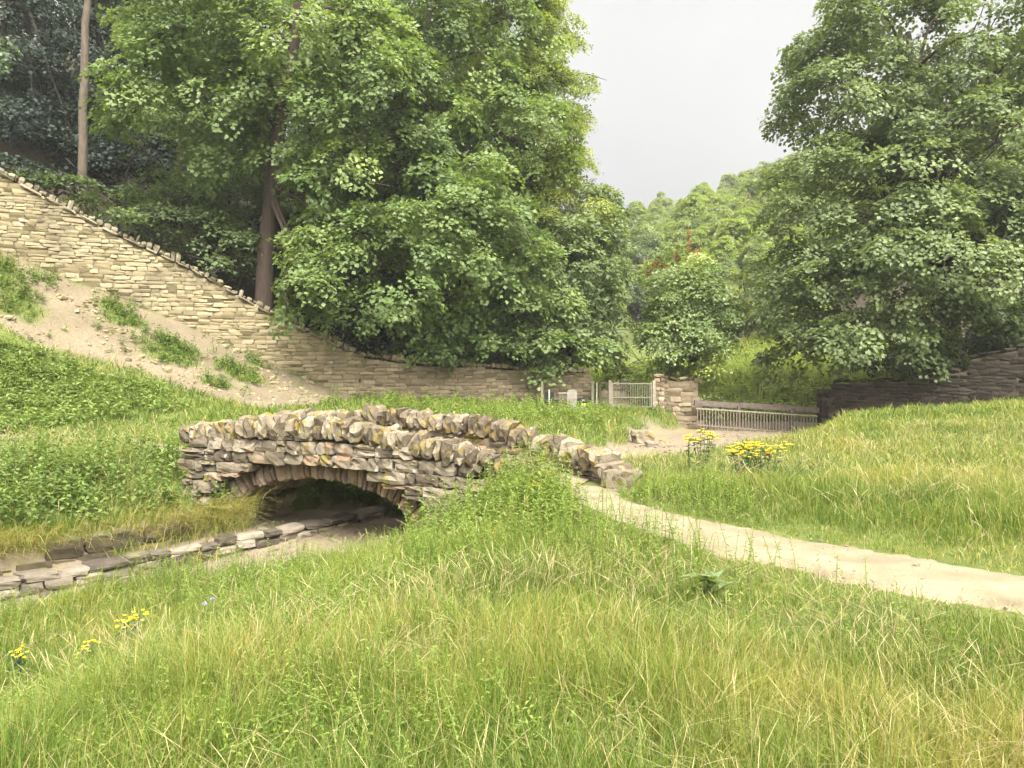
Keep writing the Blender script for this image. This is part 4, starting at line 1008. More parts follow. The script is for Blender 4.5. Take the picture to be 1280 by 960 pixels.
# thin saplings among the shrubs
for i, (px, py, d) in enumerate([(222, 300, 37), (243, 300, 38), (258, 310, 37.5), (232, 290, 39)]):
    tb = onground(px, d); b = Bag(); b.tube([tb - (0, 0, .3), (tb + P(px + 3, 200, d)) / 2 + (.05, 0, 0), P(px + 2, 150, d)], [.05, .045, .03], 6)
    o = b.build('bare_sapling', G['barkpale'], origin=tuple(tb)); tag(o, 'thin pale bare sapling stem among the shrubs behind the long wall', 'sapling', 'bare sapling stems behind the long wall')
# a leafy twig reaching in at the picture's edge
tb = onground(-60, 33)
tree('whitebeam', 'pale leaved whitebeam bough reaching in beside the dark yews', [E(-62, 50, 32, 52, 1.4, 44), E(-48, 128, 32, 36, 1.0, 12)], [tb, P(-60, 150, 33), P(-45, 40, 32.5)], [.15, .12, .05], 'pale', 'bark', rg(171), nlimb=6, limbr=.05, lobe=(.5, .9), flat=.4, sprays=9, leaves=14)

# hillside trees: four kinds, copied
def hill_proto(name, mt, envs, seed, leaves, leaf, trunk_h, lobe):
    rng = rg(seed); V, Q, T, LC = crown(rng, envs, lobe=lobe, sprays=12, leaves=leaves, spray_r=(.35, .8), leaf=leaf, cover=.9, flat=.6)
    mc = mk('crown', V, Q, G[mt], None, T)
    b = Bag(); b.tube([(0, 0, -1.2), (.1, 0, trunk_h * .5), (0, .1, trunk_h)], [.22, .17, .08], 7)
    for k in range(5):
        p, r = limb((0, 0, trunk_h * .55), LC[rng.integers(len(LC))], .08, .02, rng, 5); b.tube(p, r, 5)
    mt_ = b.build('trunk', G['barkpale'], None, smooth=True)
    return mc, mt_
protos = [hill_proto('t', 'hill', [((0, 0, 7), (2.4, 2.4, 3.6)), ((.4, 0, 4.2), (2.8, 2.7, 2.2))], 301, 44, (.15, .27), 8, (.7, 1.3)),
          hill_proto('t', 'hilldark', [((0, 0, 6.5), (2.7, 2.7, 3.4)), ((0, .3, 3.8), (3.0, 2.9, 2.0))], 302, 44, (.15, .27), 8, (.8, 1.4)),
          hill_proto('t', 'bright', [((0, 0, 8), (2.0, 2.0, 4.2)), ((.2, 0, 4.5), (2.3, 2.2, 2.4))], 303, 44, (.14, .25), 10, (.6, 1.1)),
          hill_proto('t', 'beech', [((0, 0, 6.2), (3.0, 2.8, 3.0)), ((0, .3, 3.6), (3.2, 3.1, 1.8))], 304, 44, (.15, .27), 8, (.8, 1.3))]
hl = {0: 'rounded light green tree in the hanging wood on the far hill', 1: 'dull bluish green tree in the hanging wood on the far hill', 2: 'slim bright yellow green tree in the hanging wood on the far hill', 3: 'spreading olive green tree in the hanging wood on the far hill'}
rng = rg(310); cnt = 0; used = [False] * 4; spots = [((a - 640) / 1000 * b_, b_) for a, b_ in ((748, 80), (768, 90), (806, 92), (832, 84), (850, 78), (905, 80), (928, 76), (880, 88))]
for _ in range(9000):
    d = 62 + 120 * rng.uniform() ** .8; px = rng.uniform(735, 1110) if rng.uniform() < .85 else rng.uniform(1110, 1330); x = (px - 640) / 1000 * d
    if d < 95 and px < 900 or d < 78: continue
    if any((x - a) ** 2 + ((d - bb) * .8) ** 2 < (2.1 + d * .004) ** 2 for a, bb in spots): continue
    if abs(x - np.interp(d, [60, 75], [9, 10])) < 3 and d < 72: continue
    spots.append((x, d))
spots = spots[:290]
for (x, d) in spots:
    px = 640 + x / d * 1000
    w = [.38, .16, .30, .16] if not (px < 815 and d < 100) else [.2, .6, .1, .1]
    k = int(rng.choice(4, p=w))
    z = float(H(np.array([x]), np.array([d]))[0])
    root = bpy.data.objects.new('hillside_tree', None); root.empty_display_size = .3; COL.objects.link(root)
    root.location = (x, d, z - .2); root.rotation_euler = (0, 0, rng.uniform(0, 6.28)); s = rng.uniform(.58, .95); root.scale = (s, s, s * rng.uniform(.9, 1.2))
    tag(root, hl[k], 'tree', 'trees of the hanging wood on the far hill')
    for j in (0, 1):
        src = protos[k][j]
        if used[k]: src = src.copy(); COL.objects.link(src)
        src.parent = root
    used[k] = True
for k in range(4):
    if not used[k]:
        for o in protos[k]: bpy.data.objects.remove(o)

# ------------------------------------------------------------------ grass
def blades(xy, h, w, rng, tint, lean=(.15, .9), z=None, toward=None):
    n = len(xy); z = H(xy[:, 0], xy[:, 1]) - .02 if z is None else z
    a = rng.uniform(0, 2 * np.pi, n); d = np.stack([np.cos(a), np.sin(a), np.zeros(n)], -1)
    if toward is not None: d = unit(np.concatenate([toward, np.zeros((n, 1))], 1) + .5 * d)
    f = rng.uniform(0, 2 * np.pi, n); s = np.stack([np.cos(f), np.sin(f), np.zeros(n)], -1)
    le = lean[0] + (lean[1] - lean[0]) * rng.uniform(0, 1, n) ** 1.7; b = np.concatenate([xy, z[:, None]], 1)
    lv = np.array([0, .38, .72, 1.0]); ww = np.array([.8, 1, .7, .12]); V = np.empty((n, 8, 3))
    for i in range(4):
        c = b + d * (h * le * lv[i] ** 2)[:, None]; c[:, 2] += h * lv[i] * (1 - .42 * le * lv[i])
        V[:, 2 * i] = c - s * (w * ww[i] / 2)[:, None]; V[:, 2 * i + 1] = c + s * (w * ww[i] / 2)[:, None]
    o = (np.arange(n) * 8)[:, None]
    Q = np.stack([np.concatenate([o, o + 1, o + 3, o + 2], 1), np.concatenate([o + 2, o + 3, o + 5, o + 4], 1), np.concatenate([o + 4, o + 5, o + 7, o + 6], 1)], 1).reshape(-1, 4)
    return V.reshape(-1, 3), Q, np.repeat(tint, 3)

def bridge_clear(x, y):
    t, o = Bloc(x, y)
    return (t > -.35) & (t < 7.65) & (o > -.12) & (o < 2.2) | (np.hypot(t + .75, o - .75) < .55)
def left_path(x, y):
    return in_poly(x, y, [tuple(p) for p in LPA] + [tuple(p) for p in LPB[::-1]])
def sample(rng, d0, d1, dens, xlim=(-1e9, 1e9), margin=3.2):
    """points in the wedge the photo looks over"""
    w1 = .66 * d1 + margin; n = int(dens * 2 * w1 * (d1 - d0))
    y = rng.uniform(d0, d1, n); x = rng.uniform(-w1, w1, n)
    ok = (np.abs(x) < .66 * y + margin) & (x > xlim[0]) & (x < xlim[1])
    return np.stack([x[ok], y[ok]], -1)
def grass_ok(p, rng, soil=True):
    x, y = p[:, 0], p[:, 1]
    ok = ~path_mask(x + rng.normal(0, .075, len(x)), y + rng.normal(0, .075, len(x))) & ~bridge_clear(x, y) & ~behind_wall(x, y)
    bm = bed_mask(x, y); ok &= rng.uniform(size=len(x)) > bm * 1.02
    sd, pr_ = stream(x, y); ok &= ~((pr_[:, 3] > .5) & (sd > .3) & (sd < pr_[:, 1] + pr_[:, 4] + .1) & (y < 17))
    if soil: ok &= rng.uniform(size=len(x)) > soil_mask(x, y) * .985
    ok &= ~(left_path(x, y) & (rng.uniform(size=len(x)) < .8))
    return p[ok]
def patch_tint(p, rng):
    x, y = p[:, 0], p[:, 1]
    t = .46 + .15 * wig(x, y, .9, 51) + .12 * wig(x, y, 2.6, 52) + .08 * wig(x, y, 6, 53) + rng.normal(0, .21, len(x))
    t += .16 * sst((x - .42 * y + .5) / 3) * (y < 9) + .10 * (x > 2) * (y > 9) * sst((x - 4) / 4)
    t -= .05 * (x < -4) * (y > 12)
    return t
rng = rg(400)
def mk_grass(name, label, pts, hr, wr, rng, lean=(.15, .9), bias=0.0, hmod=None):
    n = len(pts); tnt = patch_tint(pts, rng) + bias
    dead = rng.uniform(size=n) < .05 + .16 * np.clip(wig(pts[:, 0], pts[:, 1], 1.1, 66), 0, 1)
    tnt = np.where(dead, rng.uniform(.88, 1, n), np.clip(tnt, 0, .86))
    hm = 1 + .30 * wig(pts[:, 0], pts[:, 1], 1.3, 61) + .28 * wig(pts[:, 0], pts[:, 1], 4.5, 62)
    # shorter at the path's edge and round the bare bank
    dist = np.min(np.hypot(pts[:, 0][:, None] - EDGE[:, 0][None], pts[:, 1][:, None] - EDGE[:, 1][None]), axis=1)
    hm = hm * np.clip(.12 + dist / 1.9, .12, 1)
    if hmod is not None: hm = hm * hmod(pts)
    h = rng.uniform(*hr, n) * np.clip(hm, .25, 1.6); w = rng.uniform(*wr, n)
    V, Q, T = blades(pts, h, w, rng, tnt, lean)
    o = mk(name, V, Q, G['grass'], None, T); tag(o, label, 'grass', kind='stuff'); return o
EDGE = np.concatenate([smooth_line(PATH_FAR, 40), smooth_line(PATH_NEAR, 40)])
def near_mod(p):
    x, y = p[:, 0], p[:, 1]
    m = np.where((x > 1.5) & (y < 9), .78, 1.0)
    return m
p = grass_ok(sample(rng, 2.6, 6.4, 3600), rng); mk_grass('grass', 'long lush grass with straw coloured stems closest to the viewer', p, (.16, .56), (.0028, .0062), rng, lean=(.1, 1.2), hmod=near_mod)
p = grass_ok(sample(rng, 6.4, 13.4, 1500), rng); mk_grass('grass', 'long grass on the knoll before the bridge and beside the path', p, (.12, .44), (.0045, .009), rng, lean=(.1, 1.1), hmod=near_mod)
p = grass_ok(sample(rng, 13.4, 22, 420), rng); mk_grass('grass', 'meadow grass level with the bridge', p, (.08, .28), (.010, .018), rng, lean=(.2, 1.2))
p = grass_ok(sample(rng, 22, 36.5, 200), rng); mk_grass('grass', 'grass of the bank and meadow in front of the far walls', p, (.1, .36), (.018, .03), rng, lean=(.2, 1.2), bias=-.03)
# bright grass beyond gate and water gate
q = np.stack([rng.uniform(3, 26, 12000), rng.uniform(37, 68, 12000)], -1)
ok = (np.abs(q[:, 0] - np.interp(q[:, 1], [36, 42, 48, 56, 64], [4.9, 5.3, 6.6, 9.3, 9.6])) > .8) & (bed_mask(q[:, 0], q[:, 1]) < .3); q = q[ok]
mk_grass('grass', 'bright rough grass on the mound beyond the water gate', q, (.4, .9), (.06, .1), rng, bias=.12)

rng2 = rg(455)
# seeding stems: thin straw with a slim head
def stems(pts, h, rng):
    n = len(pts); z = H(pts[:, 0], pts[:, 1]); a = rng.uniform(0, 6.28, n); d = np.stack([np.cos(a), np.sin(a), np.zeros(n)], -1); le = rng.uniform(.1, 1.1, n)
    f = rng.uniform(0, 6.28, n); s = np.stack([np.cos(f), np.sin(f), np.zeros(n)], -1)
    b = np.concatenate([pts, z[:, None]], 1); sc = (pts[:, 1] / 6).clip(.8, 1.8)
    lv = np.array([0, .4, .74, .80, .90, 1.0]); ww = np.array([.0020, .0020, .0018, .0045, .0055, .0012]); V = np.empty((n, 12, 3))
    for i in range(6):
        c = b + d * (h * le * lv[i] ** 2.2)[:, None]; c[:, 2] += h * lv[i] * (1 - .3 * le * lv[i])
        V[:, 2 * i] = c - s * (sc * ww[i] / 2)[:, None]; V[:, 2 * i + 1] = c + s * (sc * ww[i] / 2)[:, None]
    o = (np.arange(n) * 12)[:, None]
    Q = np.stack([np.concatenate([o + 2 * i, o + 2 * i + 1, o + 2 * i + 3, o + 2 * i + 2], 1) for i in range(5)], 1).reshape(-1, 4)
    return V.reshape(-1, 3), Q, np.repeat(np.clip(rng.normal(.45, .3, n), 0, 1), 5)
p = np.concatenate([grass_ok(sample(rng, 2.8, 8, 420), rng), grass_ok(sample(rng, 8, 20, 100), rng)])
clump = wig(p[:, 0], p[:, 1], 2.8, 77); p = p[rng.uniform(size=len(p)) < .30 + .35 * clump]
V, Q, T = stems(p, rng.uniform(.28, .60, len(p)) * np.clip(.25 + np.min(np.hypot(p[:, 0][:, None] - EDGE[:, 0][None], p[:, 1][:, None] - EDGE[:, 1][None]), axis=1) / 1.6, .25, 1), rng); o = mk('seeding_grass', V, Q, G['straw'], None, T); tag(o, 'straw coloured seed heads standing above the long grass', 'grass', kind='stuff')

# broad-leaved herbs: stem with opposite leaf pairs
def herbs(pts, h, rng, leaf=(.05, .09), step=.075, wid=.5, spread=1.0, tb=.5):
    bag = Bag(); n = len(pts); z = H(pts[:, 0], pts[:, 1]); base = np.concatenate([pts, z[:, None]], 1)
    a = rng.uniform(0, 6.28, n); d = np.stack([np.cos(a), np.sin(a), np.zeros(n)], -1); le = rng.uniform(.03, .35, n)
    pt = rng.normal(0, .15, n)
    f = rng.uniform(0, 6.28, n); s = np.stack([np.cos(f), np.sin(f), np.zeros(n)], -1); lv = np.array([0, .5, 1.0]); V = np.empty((n, 6, 3)); sw = np.maximum(.005, pts[:, 1] * .00045)
    for i in range(3):
        c = base + d * (h * le * lv[i] ** 2)[:, None]; c[:, 2] += h * lv[i]
        V[:, 2 * i] = c - s * (sw * (1 - .5 * lv[i]))[:, None]; V[:, 2 * i + 1] = c + s * (sw * (1 - .5 * lv[i]))[:, None]
    o = (np.arange(n) * 6)[:, None]
    bag.add(V.reshape(-1, 3), np.stack([np.concatenate([o + 2 * i, o + 2 * i + 1, o + 2 * i + 3, o + 2 * i + 2], 1) for i in range(2)], 1).reshape(-1, 4), np.repeat(np.clip(tb + pt, 0, 1), 2))
    k = np.maximum(3, (h / step)).astype(int); idx = np.repeat(np.arange(n), k * 2); N_ = len(idx)
    order = np.concatenate([np.repeat(np.arange(m), 2) for m in k]); side = np.concatenate([np.tile([0, 1], m) for m in k])
    lvv = (order + 1) / (k[idx] + .3); lvv = .15 + .85 * lvv
    C = base[idx] + d[idx] * (h[idx] * le[idx] * lvv ** 2)[:, None]; C[:, 2] += h[idx] * lvv
    ang = f[idx] + side * np.pi + (order % 2) * np.pi / 2 + rng.normal(0, .35, N_)
    D = np.stack([np.cos(ang), np.sin(ang), rng.normal(.12, .3, N_)], -1)
    L = rng.uniform(*leaf, N_) * (1.15 - .65 * lvv) * spread
    v, q = leaf_quads(C, D, unit(np.stack([-.4 * np.cos(ang), -.4 * np.sin(ang), np.ones(N_)], -1) + rng.normal(0, .2, (N_, 3))), L, L * wid, rng.uniform(-.05, .15, N_), rng.uniform(.05, .4, N_))
    bag.add(v, q, np.clip(tb + pt[idx] + rng.normal(0, .14, N_) + .12 * (lvv - .5), 0, 1))
    return bag
def scatter_poly(poly, n, rng):
    poly = np.array(poly); lo, hi = poly.min(0), poly.max(0); p = rng.uniform(lo, hi, (n, 2)); return p[in_poly(p[:, 0], p[:, 1], [tuple(q) for q in poly])]
rng = rg(430)
q = np.stack([rng.uniform(3, 24, 5200), rng.uniform(37.5, 66, 5200)], -1)
q = q[(np.abs(q[:, 0] - np.interp(q[:, 1], [36, 42, 48, 56, 64], [4.9, 5.3, 6.6, 9.3, 9.6])) > .9) & (bed_mask(q[:, 0], q[:, 1]) < .3)]
o = herbs(q, rng.uniform(.4, 1.05, len(q)), rng, leaf=(.22, .42), step=.16, wid=.45, tb=.55).build('mound_herbs', G['bright']); tag(o, 'bright yellow green herbage on the slopes beyond the gate and the water gate', 'herbs', kind='stuff')
# nettle bank above the mossy retaining wall
ns = along_stream(1.42, 8.0, 15.0, 40); nf = along_stream(4.4, 8.5, 18, 40)
p = scatter_poly(list(ns) + list(nf[::-1]), 4200, rng); p = p[~bridge_clear(p[:, 0], p[:, 1])]
dens = .65 + .5 * wig(p[:, 0], p[:, 1], 1.2, 91); p = p[rng.uniform(size=len(p)) < dens]
o = herbs(p, rng.uniform(.35, .95, len(p)) * (.75 + .5 * np.clip(wig(p[:, 0], p[:, 1], 1.9, 92) + .4, 0, 1)), rng, leaf=(.09, .17), step=.07, wid=.62, tb=.42).build('nettles', G['nettle']); tag(o, 'bed of stinging nettles along the bank over the mossy retaining wall', 'nettles', kind='stuff')
# taller weeds in front of the right foot of the bridge
p = scatter_poly([(-1.5, 11.6), (-1.2, 9.6), (.6, 9.2), (.95, 10.4), (.75, 11.9), (.35, 12.5), (-.3, 12.7), (-1.0, 12.5)], 760, rng); p = p[~bridge_clear(p[:, 0], p[:, 1]) & ~path_mask(p[:, 0] - .1, p[:, 1])]
p = p[rng.uniform(size=len(p)) < .45 + .5 * sst((p[:, 1] - 9.6) / 2)]
o = herbs(p, rng.uniform(.4, .95, len(p)) * (.55 + .45 * sst((p[:, 1] - 9.6) / 2)), rng, leaf=(.07, .13), step=.07, wid=.38, tb=.55).build('tall_weeds', G['herb']); tag(o, 'tall leafy weeds crowding the near parapet foot', 'weeds', kind='stuff')
# herbs through the foreground sward
p = grass_ok(sample(rng, 3.8, 12.5, 85, xlim=(-7, 3.2)), rng); dens = .3 + .8 * wig(p[:, 0], p[:, 1], .8, 95) + .35 * sst((p[:, 1] - 7) / 4); p = p[rng.uniform(size=len(p)) < dens]
o = herbs(p, rng.uniform(.2, .56, len(p)), rng, leaf=(.03, .075), step=.042, wid=.38, tb=.5).build('meadow_herbs', G['herb']); tag(o, 'leafy herbs mixed into the long grass of the knoll', 'herbs', kind='stuff')
ch = np.concatenate([along_stream(-.5, 8.2, 13.3, 40), along_stream(-2.2, 7.5, 12.6, 40)[::-1]])
p = scatter_poly(list(ch), 620, rng); p = p[rng.uniform(size=len(p)) < .35 + .6 * wig(p[:, 0], p[:, 1], 1.7, 107)]
o = herbs(p, rng.uniform(.22, .62, len(p)), rng, leaf=(.04, .09), step=.05, wid=.42, tb=.5).build('streamside_herbs', G['herb']); tag(o, 'leafy upright herbs on the near edge of the dry stream', 'herbs', kind='stuff')
p = scatter_poly([(-4.9, 13.4), (-3.9, 13.6), (-2.6, 15.2), (-3.0, 16.4), (-4.9, 15.2)], 120, rng); o = herbs(p, rng.uniform(.06, .2, len(p)), rng, leaf=(.04, .09), step=.04, wid=.6, tb=.35).build('arch_floor_plants', G['nettle']); tag(o, 'low plants on the damp floor under the bridge arch', 'plants', kind='stuff')
# scrubby herbs on the left bank and meadow edge
p = scatter_poly([wx(-80, 0, 24.5), wx(-60, 0, 21.0), wx(150, 0, 22.5), wx(250, 0, 24.2), wx(190, 0, 25.6), wx(110, 0, 25.7), wx(30, 0, 25.6)], 2600, rng); p = p[rng.uniform(size=len(p)) < .6 + .4 * wig(p[:, 0], p[:, 1], .9, 97)]
o = herbs(p, rng.uniform(.25, .6, len(p)), rng, leaf=(.16, .28), step=.12, wid=.55, tb=.62).build('bank_herbs', G['nettle']); tag(o, 'green leafy herbs covering the foot of the bare bank', 'herbs', kind='stuff')
tp_ = []
for (tx, ty), r in TUFTS:
    m = int(60 * r); a = rng.uniform(0, 6.28, m); q = r * (.55 + .6 * np.abs(np.sin(a * 1.5 + tx))) * np.sqrt(rng.uniform(0, 1, m)); tp_.append(np.stack([tx + q * np.cos(a), ty + .8 * q * np.sin(a)], -1))
q = scatter_poly(SOIL, 1500, rng); q = q[rng.uniform(size=len(q)) < np.clip(.9 * wig(q[:, 0], q[:, 1], 1.3, 87) - .38, 0.012, 1)]; tp_.append(q)
p = np.concatenate(tp_); p = p + rng.normal(0, .16, p.shape); o = herbs(p, rng.uniform(.2, .55, len(p)), rng, leaf=(.14, .24), step=.11, wid=.5, tb=.4).build('bank_tufts', G['nettle']); tag(o, 'scattered green tufts growing on the bare earth below the long wall', 'weeds', kind='stuff')
p = scatter_poly(SOIL, 2600, rng); p = p[rng.uniform(size=len(p)) < soil_mask(p[:, 0], p[:, 1]) * (.5 + .5 * wig(p[:, 0], p[:, 1], 1.5, 88))]
n = len(p); a = rng.uniform(0, 6.28, n); sz = rng.lognormal(-3.1, .5, n).clip(.02, .16)
v, q, t = stones(np.concatenate([p, (H(p[:, 0], p[:, 1]) + sz * .2)[:, None]], 1), np.stack([np.cos(a), np.sin(a), rng.normal(0, .2, n)], -1), np.stack([-np.sin(a), np.cos(a), rng.normal(0, .2, n)], -1), np.tile([0, 0, 1.], (n, 1)), np.stack([sz, sz * .75, sz * .5], -1), rng, ST2, .14)
o = mk('stone_debris', v, q, G['wall'], None, t); tag(o, 'loose stone debris lying on the bare bank below the long wall', 'rubble', kind='stuff')
p = np.concatenate([scatter_poly([(-4.6, 11.6), (-2.6, 13.9), (-1.0, 13.0), (-2.2, 11.2), (-3.6, 11.0)], 700, rng), scatter_poly([(2.4, 21.5), (5, 31), (10, 34.5), (8.5, 29), (5.5, 23), (3.4, 20.8)], 900, rng)])
p = p[rng.uniform(size=len(p)) < bed_mask(p[:, 0], p[:, 1]) * (.45 + .5 * wig(p[:, 0], p[:, 1], 2.2, 89))]
n = len(p); a = rng.uniform(0, 6.28, n); sz = rng.lognormal(-3.3, .6, n).clip(.015, .16)
v, q, t = stones(np.concatenate([p, (H(p[:, 0], p[:, 1]) + sz * .2)[:, None]], 1), np.stack([np.cos(a), np.sin(a), rng.normal(0, .2, n)], -1), np.stack([-np.sin(a), np.cos(a), rng.normal(0, .2, n)], -1), np.tile([0, 0, 1.], (n, 1)), np.stack([sz, sz * .75, sz * .45], -1), rng, ST2, .14)
o = mk('stream_pebbles', v, q, G['kerb'], None, t); tag(o, 'pebbles scattered on the dry stream bed', 'pebbles', kind='stuff')
p = scatter_poly([tuple(q) for q in PATH_FAR] + [tuple(q) for q in PATH_NEAR[::-1]], 9000, rng); p = p[rng.uniform(size=len(p)) < .35 + .5 * wig(p[:, 0], p[:, 1], 1.8, 109)]
n = len(p); a = rng.uniform(0, 6.28, n); sz = rng.lognormal(-4.75, .45, n).clip(.004, .035)
v, q, t = stones(np.concatenate([p, (H(p[:, 0], p[:, 1]) + .022 + sz * .2)[:, None]], 1), np.stack([np.cos(a), np.sin(a), rng.normal(0, .2, n)], -1), np.stack([-np.sin(a), np.cos(a), rng.normal(0, .2, n)], -1), np.tile([0, 0, 1.], (n, 1)), np.stack([sz, sz * .8, sz * .5], -1), rng, ST2, .14)
o = mk('path_gravel', v, q, G['wall'], None, t); tag(o, 'loose small gravel lying on the pale footpath', 'gravel', kind='stuff')
# growth at the foot of the mossy wall and along the grassy tongue behind the bridge
p = scatter_poly([(-6, 29), (-1, 25), (2.4, 24.6), (4.4, 28), (5.2, 31.5), (5.5, 34.5), (2, 34), (-5, 32.2)], 1500, rng); p = p[(bed_mask(p[:, 0], p[:, 1]) < .2) & (rng.uniform(size=len(p)) < .55 + .4 * wig(p[:, 0], p[:, 1], .7, 99))]
o = herbs(p, rng.uniform(.3, .75, len(p)), rng, leaf=(.14, .26), step=.12, wid=.4, tb=.5).build('bank_weeds', G['herb']); tag(o, 'rough weeds on the grassy tongue between bridge and brown wall', 'weeds', kind='stuff')
# plants seen through the arch, on the bank behind it
p = scatter_poly([tuple(Bp(a, b_, 0)[:2]) for a, b_ in ((1.8, 2.22), (6.2, 2.22), (6.2, 4.6), (1.8, 4.6))], 2600, rng); p = p[~bridge_clear(p[:, 0], p[:, 1])]
o = herbs(p, rng.uniform(.3, .75, len(p)), rng, leaf=(.10, .18), step=.09, wid=.6, tb=.4).build('arch_weeds', G['nettle']); tag(o, 'weeds growing in the shade beyond the bridge arch', 'weeds', kind='stuff')
# bleached grass hanging over the mossy wall
q = along_stream(1.28, 7.6, 14.6, 80); tq = unit(np.gradient(q, axis=0)); i_ = rng.integers(0, len(q), 9000); pts = q[i_] + rng.normal(0, .10, (9000, 2)); keep = rng.uniform(size=9000) < .62 + .6 * wig(pts[:, 0], pts[:, 1], 1.6, 103); pts = pts[keep]; dd = np.stack([tq[i_, 1], -tq[i_, 0]], -1)[keep]
V, Q, T = blades(pts, rng.uniform(.25, .55, len(pts)), rng.uniform(.006, .012, len(pts)), rng, np.clip(rng.normal(.84, .16, len(pts)), 0, 1), (.5, 1.9), z=np.full(len(pts), -.55) - rng.uniform(0, .3, len(pts)), toward=dd)
p = scatter_poly([(-6.2, 12.3), (-5.1, 13.0), (-4.5, 14.1), (-5.1, 15.0), (-6.9, 14.4), (-6.8, 13.2)], 3200, rng); v2, q2, t2 = blades(p, rng.uniform(.18, .5, len(p)), rng.uniform(.006, .012, len(p)), rng, np.clip(rng.normal(.70, .22, len(p)), 0, 1), (.3, 1.5)); Q = np.concatenate([Q, q2 + len(V)]); V = np.concatenate([V, v2]); T = np.concatenate([T, t2])
o = mk('hanging_grass', V, Q, G['grass'], None, T); tag(o, 'bleached grass hanging over the mossy retaining wall', 'grass', kind='stuff')

# ragwort
def ragwort(px, py, d, h, nst, label, seed, spread=.16, fs=1.0):
    rng = rg(seed); x = (px - 640) / 1000 * d; z = float(H(np.array([x]), np.array([d]))[0]); base = np.array([x, d, z])
    o = empty('ragwort', tuple(base), label, 'flower'); sb = Bag(); lb = Bag(); fb = Bag()
    for k in range(nst):
        a = rng.uniform(0, 6.28); q = spread * math.sqrt(rng.uniform()); b0 = base + (q * .4 * math.cos(a), q * .4 * math.sin(a), -.02); tp = base + (q * 1.5 * math.cos(a), q * 1.5 * math.sin(a), h * rng.uniform(.75, 1.0))
        sb.tube([b0, (b0 + tp) / 2 + rng.normal(0, .015, 3), tp], [.008, .007, .005], 5, tint=.5)
        n = 16; u = rng.uniform(.12, .9, n); C = b0 + (tp - b0) * u[:, None]; aa = rng.uniform(0, 6.28, n)
        D = np.stack([np.cos(aa), np.sin(aa), rng.normal(.25, .25, n)], -1); L = rng.uniform(.08, .15, n)
        v, q_ = leaf_quads(C, D, np.tile([0, 0, 1.], (n, 1)) + rng.normal(0, .2, (n, 3)), L, L * .42, rng.uniform(0, .1, n), rng.uniform(.1, .35, n)); lb.add(v, q_, rng.uniform(0, 1, n))
        nh = 9
        for j in range(nh):
            a2 = rng.uniform(0, 6.28); rr = .10 * math.sqrt(rng.uniform()) * fs; c = tp + (rr * math.cos(a2), rr * math.sin(a2), .02 - rr * .55 + rng.normal(0, .022))
            sb.tube([tp - (0, 0, .08), c], [.003, .002], 4, tint=.5)
            m = 9; an = np.arange(m) * 2 * np.pi / m + rng.uniform(0, 1)
            D = np.stack([np.cos(an), np.sin(an), np.full(m, .2)], -1); Ls = np.full(m, .024 * fs)
            v, q_ = leaf_quads(np.tile(c, (m, 1)), D, np.tile([0, 0, 1.], (m, 1)), Ls, Ls * .6, np.zeros(m), np.zeros(m)); fb.add(v, q_, rng.uniform(.3, 1, m))
            fb.tube([c - (0, 0, .004), c + (0, 0, .008)], [.010 * fs, .007 * fs], 6, tint=0)
    sb.build('stem', G['ragleaf'], o); lb.build('leaf', G['ragleaf'], o); fb.build('flower', G['yellow'], o)
    return o
ragwort(878, 610, 15.5, .95, 7, 'tall ragwort with dense yellow heads at the stream bed edge', 501, .17, 1.8)
ragwort(862, 608, 15.7, .92, 2, 'slender ragwort just beside the tall dense one', 506, .05, 1.7)
ragwort(925, 622, 13.8, .70, 8, 'bushy yellow ragwort at the head of the flowering group by the path', 502, .20, 1.8)
ragwort(955, 620, 14.2, .70, 10, 'wide spreading yellow ragwort in the grass by the path', 503, .28, 1.8)
ragwort(172, 770, 8.6, .50, 3, 'yellow ragwort in the long grass under the stone ledge', 504, .10, 1.0)
ragwort(102, 800, 7.8, .40, 2, 'smaller yellow ragwort lower in the grass than the ledge one', 505, .08, .9)
ragwort(18, 810, 7.6, .42, 2, 'yellow ragwort at the grass edge in the corner of the field', 507, .05, .8)
ragwort(668, 640, 11.2, .38, 1, 'single orange yellow ragwort head among the tall weeds', 508, .02, 1.0)
# dock: dark broad leaves in the turf near the path
def rosette(px, py, d, label, seed, n=16, L=(.16, .28), mat='shrub', name='dock_plant'):
    rng = rg(seed); x = (px - 640) / 1000 * d; base = np.array([x, d, float(H(np.array([x]), np.array([d]))[0])]); o = empty(name, tuple(base), label, 'plant'); b = Bag()
    a = rng.uniform(0, 6.28, n); D = np.stack([np.cos(a), np.sin(a), rng.uniform(.3, 1.1, n)], -1); Ls = rng.uniform(*L, n)
    v, q = leaf_quads(base + rng.normal(0, .05, (n, 3)) + (0, 0, .12), D, unit(np.stack([-np.cos(a), -np.sin(a), np.ones(n)], -1)), Ls, Ls * .42, np.full(n, .08), rng.uniform(.1, .4, n)); b.add(v, q, rng.uniform(.3, 1, n)); b.build('leaf', G[mat], o)
    b = Bag(); b.tube([base, base + (.01, 0, .16)], [.012, .008], 5); b.build('stem', G[mat], o)
rosette(885, 742, 7.6, 'dark leaved dock plant in the turf below the path', 520)
